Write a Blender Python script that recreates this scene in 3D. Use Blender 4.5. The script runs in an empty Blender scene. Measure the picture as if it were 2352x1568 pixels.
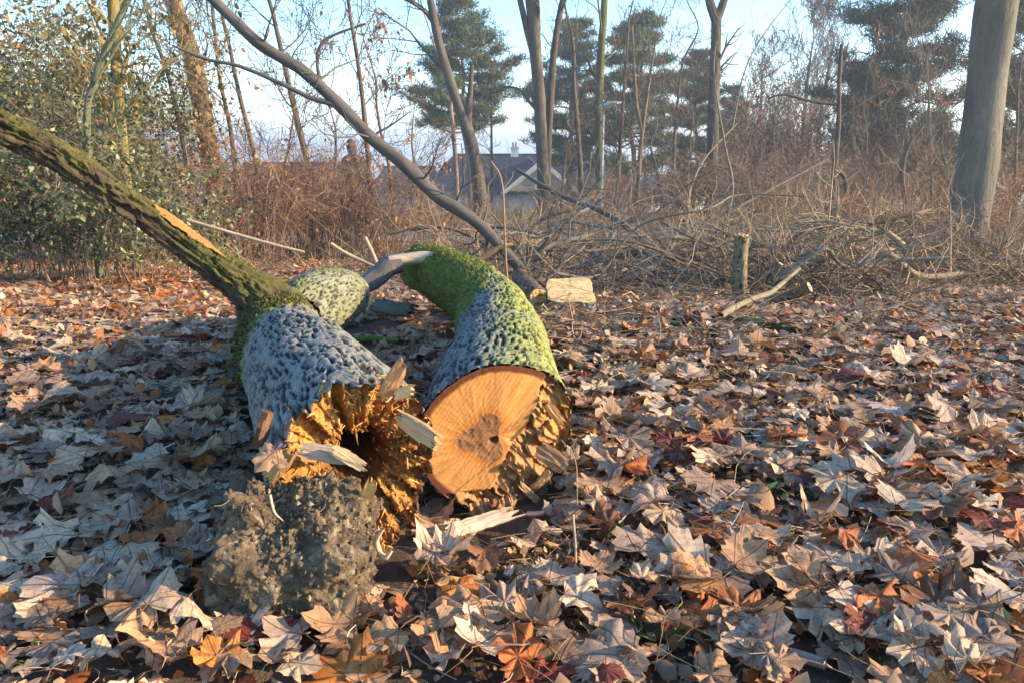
import bpy, math, random
import numpy as np
from mathutils import Vector

# ------------------------------------------------------------------ camera, sky, sun, exposure
sc = bpy.context.scene
COL = sc.collection
PITCH = math.radians(14.1)
CAMZ = 0.70
FPX = 1750.0            # focal length in units of a picture 2352 wide
cam_d = bpy.data.cameras.new('camera')
cam_d.sensor_fit = 'HORIZONTAL'
cam_d.sensor_width = 36.0
cam_d.lens = 36.0 * FPX / 2352.0
cam_d.clip_start = 0.02
cam_d.clip_end = 9000
cam = bpy.data.objects.new('camera', cam_d)
COL.objects.link(cam)
cam.location = (0, 0, CAMZ)
cam.rotation_euler = (math.radians(90) - PITCH, 0, 0)
sc.camera = cam

SUN_AZ = math.radians(97)      # clockwise from the view direction (+Y)
SUN_EL = math.radians(19)
to_sun = Vector((math.sin(SUN_AZ) * math.cos(SUN_EL), math.cos(SUN_AZ) * math.cos(SUN_EL), math.sin(SUN_EL)))
world = bpy.data.worlds.new('World')
sc.world = world
world.use_nodes = True
wn = world.node_tree
bgn = wn.nodes['Background']
sky = wn.nodes.new('ShaderNodeTexSky')
sky.sky_type = 'NISHITA'
sky.sun_disc = False
sky.sun_elevation = SUN_EL
sky.sun_rotation = SUN_AZ
sky.altitude = 250
sky.air_density = 1.0
sky.dust_density = 0.3
sky.ozone_density = 2.6
hs = wn.nodes.new('ShaderNodeHueSaturation')
hs.inputs['Saturation'].default_value = 1.22
wn.links.new(sky.outputs[0], hs.inputs['Color'])
tint = wn.nodes.new('ShaderNodeMix')
tint.data_type = 'RGBA'
tint.blend_type = 'MULTIPLY'
tint.inputs[0].default_value = 1.0
tint.inputs[7].default_value = (1.0, 1.0, .98, 1)
wn.links.new(hs.outputs[0], tint.inputs[6])
wn.links.new(tint.outputs[2], bgn.inputs[0])
bgn.inputs[1].default_value = 0.15
sun_d = bpy.data.lights.new('sun', 'SUN')
sun_d.energy = 4.1
sun_d.angle = math.radians(0.5)
sun_d.color = (1.0, 0.76, 0.47)
sun = bpy.data.objects.new('sun', sun_d)
COL.objects.link(sun)
sun.rotation_euler = (-to_sun).to_track_quat('-Z', 'Y').to_euler()
sc.view_settings.view_transform = 'Standard'
sc.view_settings.look = 'None'
sc.view_settings.exposure = 1.76
sc.view_settings.gamma = 1
sc.render.engine = 'CYCLES'
sc.cycles.use_denoising = True
sc.cycles.max_bounces = 6
sc.cycles.diffuse_bounces = 3
sc.cycles.glossy_bounces = 2
sc.cycles.transmission_bounces = 3
sc.cycles.transparent_max_bounces = 4
sc.cycles.volume_bounces = 1
sc.cycles.caustics_reflective = False
sc.cycles.caustics_refractive = False

rng = np.random.default_rng(7)
CP, SP = math.cos(PITCH), math.sin(PITCH)

def at(u, v, Y):
    """the point a distance Y ahead that the sight line of photograph point (u, v) meets"""
    xc = (u - 1176) / FPX
    yc = (784 - v) / FPX
    t = Y / (CP + yc * SP)
    return np.array([t * xc, Y, CAMZ + t * (yc * CP - SP)])

def pix(P):
    P = np.atleast_2d(P)
    x, y, z = P[:, 0], P[:, 1], P[:, 2] - CAMZ
    dep = y * CP - z * SP
    up = y * SP + z * CP
    return 1176 + FPX * x / dep, 784 - FPX * up / dep, dep

# ------------------------------------------------------------------ noise
def _h(ix, iy, iz, seed):
    n = (ix.astype(np.int64) * 374761393 + iy.astype(np.int64) * 668265263 + iz.astype(np.int64) * 1440662683 + seed * 974634777) & 0x7fffffff
    n = ((n ^ (n >> 13)) * 1274126177) & 0x7fffffff
    n = ((n ^ (n >> 16)) * 69069 + 12345) & 0x7fffffff
    return ((n ^ (n >> 11)) & 0xffff) / 65535.0

def vn(p, seed=0):
    p = np.asarray(p, float)
    i = np.floor(p)
    f = p - i
    u = f * f * f * (f * (f * 6 - 15) + 10)
    i = i.astype(np.int64)
    r = 0
    for dx in (0, 1):
        wx = u[:, 0] if dx else 1 - u[:, 0]
        for dy in (0, 1):
            wy = u[:, 1] if dy else 1 - u[:, 1]
            for dz in (0, 1):
                wz = u[:, 2] if dz else 1 - u[:, 2]
                r = r + wx * wy * wz * _h(i[:, 0] + dx, i[:, 1] + dy, i[:, 2] + dz, seed)
    return r * 2 - 1

def fbm(p, o=4, seed=0, g=0.5):
    p = np.asarray(p, float)
    a, s, t = 1.0, 0, 0
    for k in range(o):
        s = s + a * vn(p * (2.03 ** k) + k * 17.3, seed + k)
        t += a
        a *= g
    return s / t

def worley(p, seed=0):
    p = np.asarray(p, float)
    i = np.floor(p).astype(np.int64)
    f1 = np.full(len(p), 9.0)
    f2 = np.full(len(p), 9.0)
    idv = np.zeros(len(p))
    for dx in (-1, 0, 1):
        for dy in (-1, 0, 1):
            for dz in (-1, 0, 1):
                c = i + np.array([dx, dy, dz])
                q = np.stack([c[:, k] + 0.1 + 0.8 * _h(c[:, 0], c[:, 1], c[:, 2], seed + 31 * k) for k in range(3)], 1)
                d = np.sqrt(((q - p) ** 2).sum(1))
                m = d < f1
                f2 = np.where(m, f1, np.minimum(f2, d))
                idv = np.where(m, _h(c[:, 0], c[:, 1], c[:, 2], seed + 99), idv)
                f1 = np.where(m, d, f1)
    return f1, f2, idv

def facets(p, seed=0):
    """broken blocks: each cell of a jittered grid is a small plane tilted its own way"""
    p = np.asarray(p, float)
    i = np.floor(p).astype(np.int64)
    f1 = np.full(len(p), 9.0)
    h = np.zeros(len(p))
    idv = np.zeros(len(p))
    for dx in (-1, 0, 1):
        for dy in (-1, 0, 1):
            c = i + np.array([dx, dy, 0])
            q = np.stack([c[:, k] + 0.1 + 0.8 * _h(c[:, 0], c[:, 1], c[:, 2], seed + 31 * k) for k in range(2)], 1)
            d2 = p[:, :2] - q
            d = np.sqrt((d2 ** 2).sum(1))
            m = d < f1
            e = [_h(c[:, 0], c[:, 1], c[:, 2], seed + 200 + k) for k in range(3)]
            hh = e[0] + 1.5 * (e[1] - .5) * d2[:, 0] + 1.5 * (e[2] - .5) * d2[:, 1]
            h = np.where(m, hh, h)
            idv = np.where(m, e[0], idv)
            f1 = np.where(m, d, f1)
    return h, idv

def sstep(a, b, x):
    t = np.clip((x - a) / (b - a), 0, 1)
    return t * t * (3 - 2 * t)

def v3(x, y=0, z=0):
    x, y, z = np.broadcast_arrays(np.asarray(x, float), y, z)
    return np.stack([x, y, z], -1)

# ------------------------------------------------------------------ ground height
_GY = np.array([-40, -5, 0, 3, 4, 5, 7, 10, 15, 22, 30, 36, 60, 100, 200, 500, 900, 1500, 2000, 2600, 4500])
_GZ = np.array([0.3, 0.0, 0, 0, -.06, -.18, -.41, -.74, -1.02, -1.30, -1.62, -2.1, -5.2, -10, -20, -33, -38, -38, 0, 14, 20.])

def gz(x, y):
    x, y = np.broadcast_arrays(np.asarray(x, float), np.asarray(y, float))
    z = np.interp(y, _GY, _GZ)
    for d in (.06, .15):
        z = .5 * z + .25 * (np.interp(y * (1 + d), _GY, _GZ) + np.interp(y * (1 - d), _GY, _GZ))
    sh = x.shape
    p = v3(x.ravel(), y.ravel(), 0)
    near = 1 / (1 + np.maximum(y.ravel(), 0) / 40)
    b = 0.030 * fbm(p * 1.3, 3, 5) * near + 0.10 * fbm(p * .22, 2, 9) * sstep(4, 12, y.ravel())
    far = sstep(900, 2200, y.ravel())
    b = b + far * 26 * fbm(v3(x.ravel() / 900, y.ravel() / 1500, 0), 3, 21)
    return z + b.reshape(sh)

_gx, _gy = np.arange(-45, 45.01, .15), np.arange(-2, 72.01, .15)
_GG = gz(_gx[None], _gy[:, None])
_gz_full = gz

def gz(x, y):
    if np.ndim(x) == 0 and np.ndim(y) == 0 and -44.9 < x < 44.8 and -1.9 < y < 71.8:
        a, b = (float(x) + 45) / .15, (float(y) + 2) / .15
        j, i = int(a), int(b)
        a, b = a - j, b - i
        return (_GG[i, j] * (1 - a) + _GG[i, j + 1] * a) * (1 - b) + (_GG[i + 1, j] * (1 - a) + _GG[i + 1, j + 1] * a) * b
    return _gz_full(x, y)

_TU = np.arange(-640, 2800, 16.)
_TV = np.concatenate([np.arange(440, 620, 4.), np.arange(620, 1700, 12.)])

def _table():
    U, Vv = np.meshgrid(_TU, _TV)
    xc, yc = (U - 1176) / FPX, (784 - Vv) / FPX
    dz = (yc * CP - SP) / (CP + yc * SP)
    dx = xc / (CP + yc * SP)
    lo, hi = np.full(U.shape, .4), np.full(U.shape, 80.)
    for _ in range(26):
        m = np.sqrt(lo * hi)
        above = CAMZ + m * dz > gz(dx * m, m)
        lo, hi = np.where(above, m, lo), np.where(above, hi, m)
    return np.log(np.sqrt(lo * hi))

_TAB = _table()

def grnd(u, v):
    """the point of the ground that photograph point (u, v) shows"""
    i = int(np.clip(np.searchsorted(_TV, v) - 1, 0, len(_TV) - 2))
    j = int(np.clip((u - _TU[0]) // 16, 0, len(_TU) - 2))
    a = min(max((v - _TV[i]) / (_TV[i + 1] - _TV[i]), 0), 1)
    b = min(max((u - _TU[j]) / 16, 0), 1)
    y = math.exp((_TAB[i, j] * (1 - b) + _TAB[i, j + 1] * b) * (1 - a) + (_TAB[i + 1, j] * (1 - b) + _TAB[i + 1, j + 1] * b) * a)
    p = at(u, v, y)
    p[2] = float(gz(p[0], p[1]))
    return p

# ------------------------------------------------------------------ meshes
class MB:
    """collects pieces of one mesh"""
    def __init__(s):
        s.V, s.F, s.C, s.B, s.M, s.n = [], [], [], [], [], 0
    def add(s, V, F, col=(.3, .3, .3), bk=None, mat=0):
        V = np.asarray(V, float).reshape(-1, 3)
        if len(V) == 0:
            return
        s.V.append(V)
        for f in (F if isinstance(F, list) else [F]):
            f = np.asarray(f, np.int64)
            s.F.append(f + s.n)
            s.M.append(np.full(len(f), mat, np.int32))
        c = np.asarray(col, float)
        s.C.append(np.broadcast_to(c, (len(V), 3)) if c.ndim == 1 else c.reshape(-1, 3))
        s.B.append(V if bk is None else np.asarray(bk, float).reshape(-1, 3))
        s.n += len(V)
    def arrays(s):
        return np.concatenate(s.V), np.concatenate(s.C), np.concatenate(s.B)

def link(name, mb, mats, parent=None, base=None, smooth=True):
    V, C, B = mb.arrays()
    base = np.zeros(3) if base is None else np.asarray(base, float)
    me = bpy.data.meshes.new(name)
    V = V - base
    nl = sum(f.size for f in mb.F)
    npoly = sum(len(f) for f in mb.F)
    me.vertices.add(len(V))
    me.vertices.foreach_set('co', V.astype(np.float32).ravel())
    me.loops.add(nl)
    me.polygons.add(npoly)
    me.loops.foreach_set('vertex_index', np.concatenate([f.ravel() for f in mb.F]).astype(np.int32))
    tot = np.concatenate([np.full(len(f), f.shape[1], np.int32) for f in mb.F])
    st = np.concatenate([[0], np.cumsum(tot)[:-1]]).astype(np.int32)
    me.polygons.foreach_set('loop_start', st)
    me.polygons.foreach_set('loop_total', tot)
    me.polygons.foreach_set('material_index', np.concatenate(mb.M))
    me.polygons.foreach_set('use_smooth', np.full(npoly, bool(smooth)))
    a = me.attributes.new('col', 'FLOAT_COLOR', 'POINT')
    a.data.foreach_set('color', np.concatenate([C, np.ones((len(C), 1))], 1).astype(np.float32).ravel())
    a = me.attributes.new('bk', 'FLOAT_VECTOR', 'POINT')
    a.data.foreach_set('vector', B.astype(np.float32).ravel())
    me.update(calc_edges=True)
    for m in (mats if isinstance(mats, (list, tuple)) else [mats]):
        me.materials.append(m)
    o = bpy.data.objects.new(name, me)
    COL.objects.link(o)
    if parent is not None:
        o.parent = parent
    else:
        o.location = base
    return o

def tag(o, label, cat, group=None):
    if len(label.replace('-', ' ').split()) > 16:
        print('LONG', o.name, label)
    o['label'] = label
    o['category'] = cat
    if group:
        o['group'] = group
    return o

def kind(o, k):
    o['kind'] = k
    return o

def thing(name, label, cat, base, group=None):
    o = bpy.data.objects.new(name, None)
    o.empty_display_size = .1
    COL.objects.link(o)
    o.location = base
    return tag(o, label, cat, group)

def spline(P, n):
    """Catmull-Rom through the rows of P, n rows out"""
    P = np.asarray(P, float)
    if len(P) == 2:
        t = np.linspace(0, 1, n)[:, None]
        return P[0] * (1 - t) + P[1] * t
    Q = np.concatenate([[2 * P[0] - P[1]], P, [2 * P[-1] - P[-2]]])
    d = np.sqrt((np.diff(P[:, :3], axis=0) ** 2).sum(1)) + 1e-6
    s = np.concatenate([[0], np.cumsum(d)])
    x = np.linspace(0, s[-1], n)
    k = np.clip(np.searchsorted(s, x, 'right') - 1, 0, len(P) - 2)
    t = ((x - s[k]) / d[k])[:, None]
    a, b, c, e = Q[k], Q[k + 1], Q[k + 2], Q[k + 3]
    return .5 * (2 * b + (c - a) * t + (2 * a - 5 * b + 4 * c - e) * t ** 2 + (3 * b - a - 3 * c + e) * t ** 3)

def frames(P):
    T = np.gradient(P, axis=0)
    T /= np.linalg.norm(T, axis=1)[:, None] + 1e-9
    a = np.array([0, 0, 1.]) if abs(T[0][2]) < .8 else np.array([0, 1., 0])
    N = np.zeros_like(P)
    n = np.cross(np.cross(T[0], a), T[0])
    for i in range(len(P)):
        n = n - T[i] * (n @ T[i])
        n /= np.linalg.norm(n) + 1e-9
        N[i] = n
    return T, N, np.cross(T, N)

def gridf(n, k, wrap=True):
    i, j = np.meshgrid(np.arange(n - 1), np.arange(k if wrap else k - 1), indexing='ij')
    j2 = (j + 1) % k
    return np.stack([i * k + j, i * k + j2, (i + 1) * k + j2, (i + 1) * k + j], -1).reshape(-1, 4)

def tube(mb, P, R, k=10, col=(.2, .18, .16), n=None, cap0=None, cap1=None, lump=0., seed=1, mat=0, capmat=None, cvar=.25):
    """a limb along the rows of P with radii R"""
    P = np.asarray(P, float)
    R = np.broadcast_to(np.asarray(R, float), (len(P),))
    if n:
        Q = spline(np.concatenate([P, R[:, None]], 1), n)
        P, R = Q[:, :3], np.maximum(Q[:, 3], 1e-4)
    T, N, B = frames(P)
    s = np.concatenate([[0], np.cumsum(np.linalg.norm(np.diff(P, axis=0), axis=1))])
    th = np.arange(k) / k * 2 * np.pi
    c, d = np.cos(th), np.sin(th)
    bk = np.stack([R[:, None] * c, R[:, None] * d, np.repeat(s[:, None], k, 1)], -1)
    RR = np.repeat(R[:, None], k, 1)
    if lump:
        w = np.stack([np.repeat(c[None], len(P), 0) * 1.3, np.repeat(d[None], len(P), 0) * 1.3, np.repeat(s[:, None], k, 1) / (R.mean() * 4)], -1).reshape(-1, 3)
        RR = RR * (1 + lump * fbm(w, 3, seed).reshape(RR.shape))
    V = P[:, None] + RR[..., None] * (c[None, :, None] * N[:, None] + d[None, :, None] * B[:, None])
    cc = np.asarray(col, float)
    if cc.ndim == 1:
        cc = cc * (1 + cvar * fbm(bk.reshape(-1, 3) * np.array([8, 8, 3]) / max(R.max() * 6, .05) + seed, 3, seed))[:, None]
    mb.add(V, gridf(len(P), k), cc, bk, mat)
    for e, cp in ((0, cap0), (-1, cap1)):
        if cp is not None:
            ring = V[e]
            cen = P[e]
            rr = [ring, cen + (ring - cen) * .6, cen + (ring - cen) * .25]
            VV = np.concatenate(rr + [cen[None]])
            F = np.concatenate([gridf(3, k)])
            tri = np.stack([2 * k + np.arange(k), 2 * k + (np.arange(k) + 1) % k, np.full(k, 3 * k)], 1)
            if e == 0:
                F = F[:, ::-1]
                tri = tri[:, ::-1]
            mb.add(VV, [F, tri], cp, VV - cen, capmat if capmat is not None else mat)
    return P, R, T

class Tw:
    """many thin twigs, each five or six points, built in one go"""
    def __init__(s, n=6):
        s.P, s.R, s.C, s.n = [], [], [], n
    def add(s, P, r0, r1, col):
        P = np.asarray(P, float)
        if len(P) != s.n:
            x = np.linspace(0, len(P) - 1, s.n)
            k = np.minimum(x.astype(int), len(P) - 2)
            P = P[k] + (P[k + 1] - P[k]) * (x - k)[:, None]
        s.P.append(P)
        s.R.append((r0, r1))
        s.C.append(col)
    def flush(s, mb, k=4, mat=0):
        if not s.P:
            return mb
        P = np.array(s.P)
        R = np.array(s.R)
        C = np.array(s.C)
        m, n = P.shape[:2]
        T = np.gradient(P, axis=1)
        T /= np.linalg.norm(T, axis=2)[..., None] + 1e-9
        ref = np.where(np.abs(T[:, :1, 2:3]) < .85, np.array([0, 0, 1.]), np.array([1., 0, 0]))
        N = np.cross(T, np.broadcast_to(ref, T.shape))
        N /= np.linalg.norm(N, axis=2)[..., None] + 1e-9
        B = np.cross(T, N)
        t = np.linspace(0, 1, n)
        rr = R[:, :1] * (1 - t) + R[:, 1:] * t
        th = np.arange(k) / k * 2 * np.pi
        V = P[:, :, None] + rr[:, :, None, None] * (np.cos(th)[:, None] * N[:, :, None] + np.sin(th)[:, None] * B[:, :, None])
        f = gridf(n, k)
        F = (f[None] + (np.arange(m) * n * k)[:, None, None]).reshape(-1, 4)
        c = np.repeat(C[:, None], n * k, 1).reshape(-1, 3)
        mb.add(V, F, c, None, mat)
        return mb

def rot_about(d, ang, g):
    x, y, z = float(d[0]), float(d[1]), float(d[2])
    p, q, r = g.normal(size=3)
    a, b, c = y * r - z * q, z * p - x * r, x * q - y * p
    n = math.sqrt(a * a + b * b + c * c) + 1e-9
    a, b, c = a / n, b / n, c / n
    k, s = math.cos(ang), math.sin(ang)
    return np.array([x * k + (b * z - c * y) * s, y * k + (c * x - a * z) * s, z * k + (a * y - b * x) * s])

def grow(tw, p, d, L, r, depth, g, col, up=.1, wig=.22, kids=(5, 5, 4), tips=None, rmin=.003, ang=(30, 65), shrink=(.4, .7), start=.2):
    """a twig with twigs on it"""
    n = 6
    P = [np.asarray(p, float)]
    d = np.asarray(d, float) / (np.linalg.norm(d) + 1e-9)
    D = [d]
    for i in range(n - 1):
        d = d + wig * g.normal(size=3) + np.array([0, 0, up])
        d /= np.linalg.norm(d)
        P.append(P[-1] + d * L / (n - 1))
        D.append(d)
    P = np.array(P)
    r1 = max(r * .35, rmin * .7)
    tw.add(P, max(r, rmin), r1, col * (1 + .25 * g.normal()))
    if tips is not None and depth == 0:
        tips.append((P[-1], d))
        if g.random() < .6:
            tips.append((P[3], D[3]))
    if depth > 0:
        m = kids[min(depth, len(kids)) - 1]
        for j in range(m):
            t = start + (1 - start) * (j + g.random()) / m
            x = t * (n - 1)
            k = min(int(x), n - 2)
            q = P[k] + (P[k + 1] - P[k]) * (x - k)
            grow(tw, q, rot_about(D[k], math.radians(g.uniform(*ang)), g), L * g.uniform(*shrink) * (1.1 - .45 * t), max(r * (1 - .6 * t) * .6, rmin), depth - 1, g, col, up, wig, kids, tips, rmin, ang, shrink, start)

# leaf-like blades: an ovate leaf of six points, folded along its middle
def blades(mb, P, size, g, col, aspect=.45, flat=None, cvar=.25, mat=0, out=None):
    P = np.asarray(P, float)
    m = len(P)
    if m == 0:
        return
    a = g.normal(size=(m, 3)) if out is None else np.asarray(out, float) + .6 * g.normal(size=(m, 3))
    a /= np.linalg.norm(a, axis=1)[:, None]
    b = np.cross(a, g.normal(size=(m, 3)) + (0 if flat is None else np.array([0, 0, flat])))
    b /= np.linalg.norm(b, axis=1)[:, None] + 1e-9
    if flat is not None:
        b = np.cross(a, np.array([0, 0, 1.]) + .5 * g.normal(size=(m, 3)))
        b /= np.linalg.norm(b, axis=1)[:, None] + 1e-9
    c = np.cross(a, b)
    s = size * (1 + .35 * g.normal(size=m)).clip(.4, 1.8)
    loc = np.array([[0, 0, 0], [.33, .5, .1], [.72, .36, .05], [1, 0, -.08], [.72, -.36, .05], [.33, -.5, .1], [.5, 0, -.03]])
    loc = loc * np.array([1, 2 * aspect, .6])
    V = P[:, None] + s[:, None, None] * (loc[None, :, :1] * a[:, None] + loc[None, :, 1:2] * b[:, None] + loc[None, :, 2:] * c[:, None])
    f = np.array([[0, 1, 6], [1, 2, 6], [2, 3, 6], [3, 4, 6], [4, 5, 6], [5, 0, 6]])
    F = (f[None] + 7 * np.arange(m)[:, None, None]).reshape(-1, 3)
    cc = np.asarray(col, float)
    if cc.ndim == 2:
        cc = cc[g.integers(0, len(cc), m)]
    cc = np.broadcast_to(cc, (m, 3)) * (1 + cvar * g.normal(size=(m, 1))).clip(.3, 1.9)
    bk = np.repeat(loc[None], m, 0) * .1
    mb.add(V, F, np.repeat(cc, 7, 0), bk, mat)

# ------------------------------------------------------------------ materials
def mat_new(name):
    m = bpy.data.materials.new(name)
    m.use_nodes = True
    nt = m.node_tree
    return m, nt, nt.nodes['Principled BSDF'], nt.nodes['Material Output']

def math_n(nt, op, a, b=None, clamp=False):
    n = nt.nodes.new('ShaderNodeMath')
    n.operation = op
    n.use_clamp = clamp
    for i, x in enumerate((a, b)):
        if x is None:
            continue
        if isinstance(x, (int, float)):
            n.inputs[i].default_value = x
        else:
            nt.links.new(x, n.inputs[i])
    return n.outputs[0]

def mixc(nt, fac, a, b, mode='MIX'):
    n = nt.nodes.new('ShaderNodeMix')
    n.data_type = 'RGBA'
    n.blend_type = mode
    for i, x in ((0, fac), (6, a), (7, b)):
        if isinstance(x, (int, float)):
            n.inputs[i].default_value = x
        elif isinstance(x, tuple):
            n.inputs[i].default_value = (*x, 1)
        else:
            nt.links.new(x, n.inputs[i])
    return n.outputs[2]

def ramp(nt, x, a, b, lo=0., hi=1.):
    n = nt.nodes.new('ShaderNodeMapRange')
    n.interpolation_type = 'SMOOTHSTEP'
    for i, q in ((1, a), (2, b), (3, lo), (4, hi)):
        n.inputs[i].default_value = q
    nt.links.new(x, n.inputs[0])
    return n.outputs[0]

def attr(nt, name):
    n = nt.nodes.new('ShaderNodeAttribute')
    n.attribute_name = name
    return n

def noise(nt, vec, scale, detail=4, rough=.6, stretch=None):
    if stretch:
        mp = nt.nodes.new('ShaderNodeMapping')
        mp.inputs['Scale'].default_value = stretch
        nt.links.new(vec, mp.inputs[0])
        vec = mp.outputs[0]
    n = nt.nodes.new('ShaderNodeTexNoise')
    n.inputs['Scale'].default_value = scale
    n.inputs['Detail'].default_value = detail
    n.inputs['Roughness'].default_value = rough
    nt.links.new(vec, n.inputs['Vector'])
    return n.outputs[0]

def surf(name, scale=60, amp=.5, bump=.5, dist=.004, rough=.85, stretch=None, spec=.2, translucent=0., coords='bk'):
    """the vertex colour of the thing, broken up by fine grain and relief"""
    m, nt, bs, out = mat_new(name)
    c = attr(nt, 'col').outputs[0]
    if coords == 'bk':
        v = attr(nt, 'bk').outputs[1]
    else:
        v = nt.nodes.new('ShaderNodeTexCoord').outputs['Object']
    n1 = noise(nt, v, scale, 5, .65, stretch)
    n2 = noise(nt, v, scale * .23, 3, .6, stretch)
    k = math_n(nt, 'ADD', math_n(nt, 'MULTIPLY', n1, amp * 1.3), math_n(nt, 'MULTIPLY', n2, amp * .7))
    k = math_n(nt, 'ADD', k, 1 - amp)
    cc = nt.nodes.new('ShaderNodeVectorMath')
    cc.operation = 'SCALE'
    nt.links.new(c, cc.inputs[0])
    nt.links.new(k, cc.inputs['Scale'])
    nt.links.new(cc.outputs[0], bs.inputs['Base Color'])
    bs.inputs['Roughness'].default_value = rough
    bs.inputs['Specular IOR Level'].default_value = spec
    if bump:
        b = nt.nodes.new('ShaderNodeBump')
        b.inputs['Strength'].default_value = bump
        b.inputs['Distance'].default_value = dist
        nt.links.new(n1, b.inputs['Height'])
        nt.links.new(b.outputs[0], bs.inputs['Normal'])
    if translucent:
        tr = nt.nodes.new('ShaderNodeBsdfTranslucent')
        nt.links.new(cc.outputs[0], tr.inputs[0])
        mx = nt.nodes.new('ShaderNodeMixShader')
        mx.inputs[0].default_value = translucent
        nt.links.new(bs.outputs[0], mx.inputs[1])
        nt.links.new(tr.outputs[0], mx.inputs[2])
        nt.links.new(mx.outputs[0], out.inputs[0])
    return m

def maple_material():
    m, nt, bs, out = mat_new('dead maple leaf')
    c = attr(nt, 'col').outputs[0]
    v = attr(nt, 'bk').outputs[1]
    sep = nt.nodes.new('ShaderNodeSeparateXYZ')
    nt.links.new(v, sep.inputs[0])
    x = math_n(nt, 'ABSOLUTE', sep.outputs[0])
    y = sep.outputs[1]
    vein = None
    for ang in (90, 41, -8):
        a = math.radians(ang)
        across = math_n(nt, 'ABSOLUTE', math_n(nt, 'ADD', math_n(nt, 'MULTIPLY', x, -math.sin(a)), math_n(nt, 'MULTIPLY', y, math.cos(a))))
        along = math_n(nt, 'ADD', math_n(nt, 'MULTIPLY', x, math.cos(a)), math_n(nt, 'MULTIPLY', y, math.sin(a)))
        back = math_n(nt, 'MAXIMUM', math_n(nt, 'MULTIPLY', along, -1.), 0.)
        d = math_n(nt, 'ADD', across, back)
        vein = d if vein is None else math_n(nt, 'MINIMUM', vein, d)
    main = ramp(nt, vein, .008, .026, 1., 0.)
    n1 = noise(nt, v, 7, 5, .65)
    n2 = noise(nt, v, 38, 3, .6)
    # side veins run off the main ones as a fine herring-bone
    w = nt.nodes.new('ShaderNodeTexWave')
    w.inputs['Scale'].default_value = 3.2
    w.inputs['Distortion'].default_value = 2.5
    nt.links.new(v, w.inputs['Vector'])
    side = ramp(nt, w.outputs['Fac'], .0, .12, 1., 0.)
    vv = math_n(nt, 'MAXIMUM', main, math_n(nt, 'MULTIPLY', side, .25))
    k = math_n(nt, 'ADD', math_n(nt, 'MULTIPLY', n1, 1.1), math_n(nt, 'MULTIPLY', n2, .35))
    k = math_n(nt, 'ADD', k, .30)
    n3 = noise(nt, v, 4.2, 5, .7)
    k = math_n(nt, 'MULTIPLY', k, ramp(nt, n3, .50, .66, 1.0, .62))
    n4 = noise(nt, v, 16, 2, .5)
    k = math_n(nt, 'MULTIPLY', k, ramp(nt, n4, .66, .72, 1.0, .45))
    sca = nt.nodes.new('ShaderNodeVectorMath')
    sca.operation = 'SCALE'
    nt.links.new(c, sca.inputs[0])
    nt.links.new(k, sca.inputs['Scale'])
    dk = nt.nodes.new('ShaderNodeVectorMath')
    dk.operation = 'MULTIPLY'
    nt.links.new(sca.outputs[0], dk.inputs[0])
    dk.inputs[1].default_value = (.50, .40, .34)
    colr = mixc(nt, vv, sca.outputs[0], dk.outputs[0])
    nt.links.new(colr, bs.inputs['Base Color'])
    bs.inputs['Roughness'].default_value = .55
    bs.inputs['Specular IOR Level'].default_value = .35
    b = nt.nodes.new('ShaderNodeBump')
    b.inputs['Strength'].default_value = .45
    b.inputs['Distance'].default_value = .004
    nt.links.new(math_n(nt, 'ADD', n2, math_n(nt, 'MULTIPLY', vv, 1.2)), b.inputs['Height'])
    nt.links.new(b.outputs[0], bs.inputs['Normal'])
    tr = nt.nodes.new('ShaderNodeBsdfTranslucent')
    nt.links.new(colr, tr.inputs[0])
    mx = nt.nodes.new('ShaderNodeMixShader')
    mx.inputs[0].default_value = .22
    nt.links.new(bs.outputs[0], mx.inputs[1])
    nt.links.new(tr.outputs[0], mx.inputs[2])
    nt.links.new(mx.outputs[0], out.inputs[0])
    return m

M_LEAF = maple_material()
M_TRUNK = surf('furrowed grey bark', 160, .55, .7, .004, .9, (1, 1, .45))
M_BARK = surf('bark', 45, .55, .6, .006, .9, (1, 1, .35))
M_TREE = surf('tree bark', 26, .85, 1., .03, .9, (1, 1, .30))
M_TWIG = surf('twig bark', 90, .35, 0, .002, .85, coords='obj')
M_WOOD = surf('raw wood', 140, .5, .8, .003, .75, (1, 1, .25))
M_CUT = surf('sawn wood', 120, .40, .6, .002, .7)
M_SOIL = surf('crumbly soil', 160, .9, 1., .006, .95)
M_MOSS = surf('moss', 300, .8, 1., .006, .95)
M_FOL = surf('evergreen leaf', 60, .2, 0, .002, .45, spec=.45, translucent=.25)
M_DRY = surf('dry leaf', 60, .3, 0, .002, .6, translucent=.3)
M_NEED = surf('pine needle', 60, .3, 0, .002, .55, translucent=.12, coords='obj')
M_GRASS = surf('dry grass', 60, .3, 0, .002, .7, translucent=.25)
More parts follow.
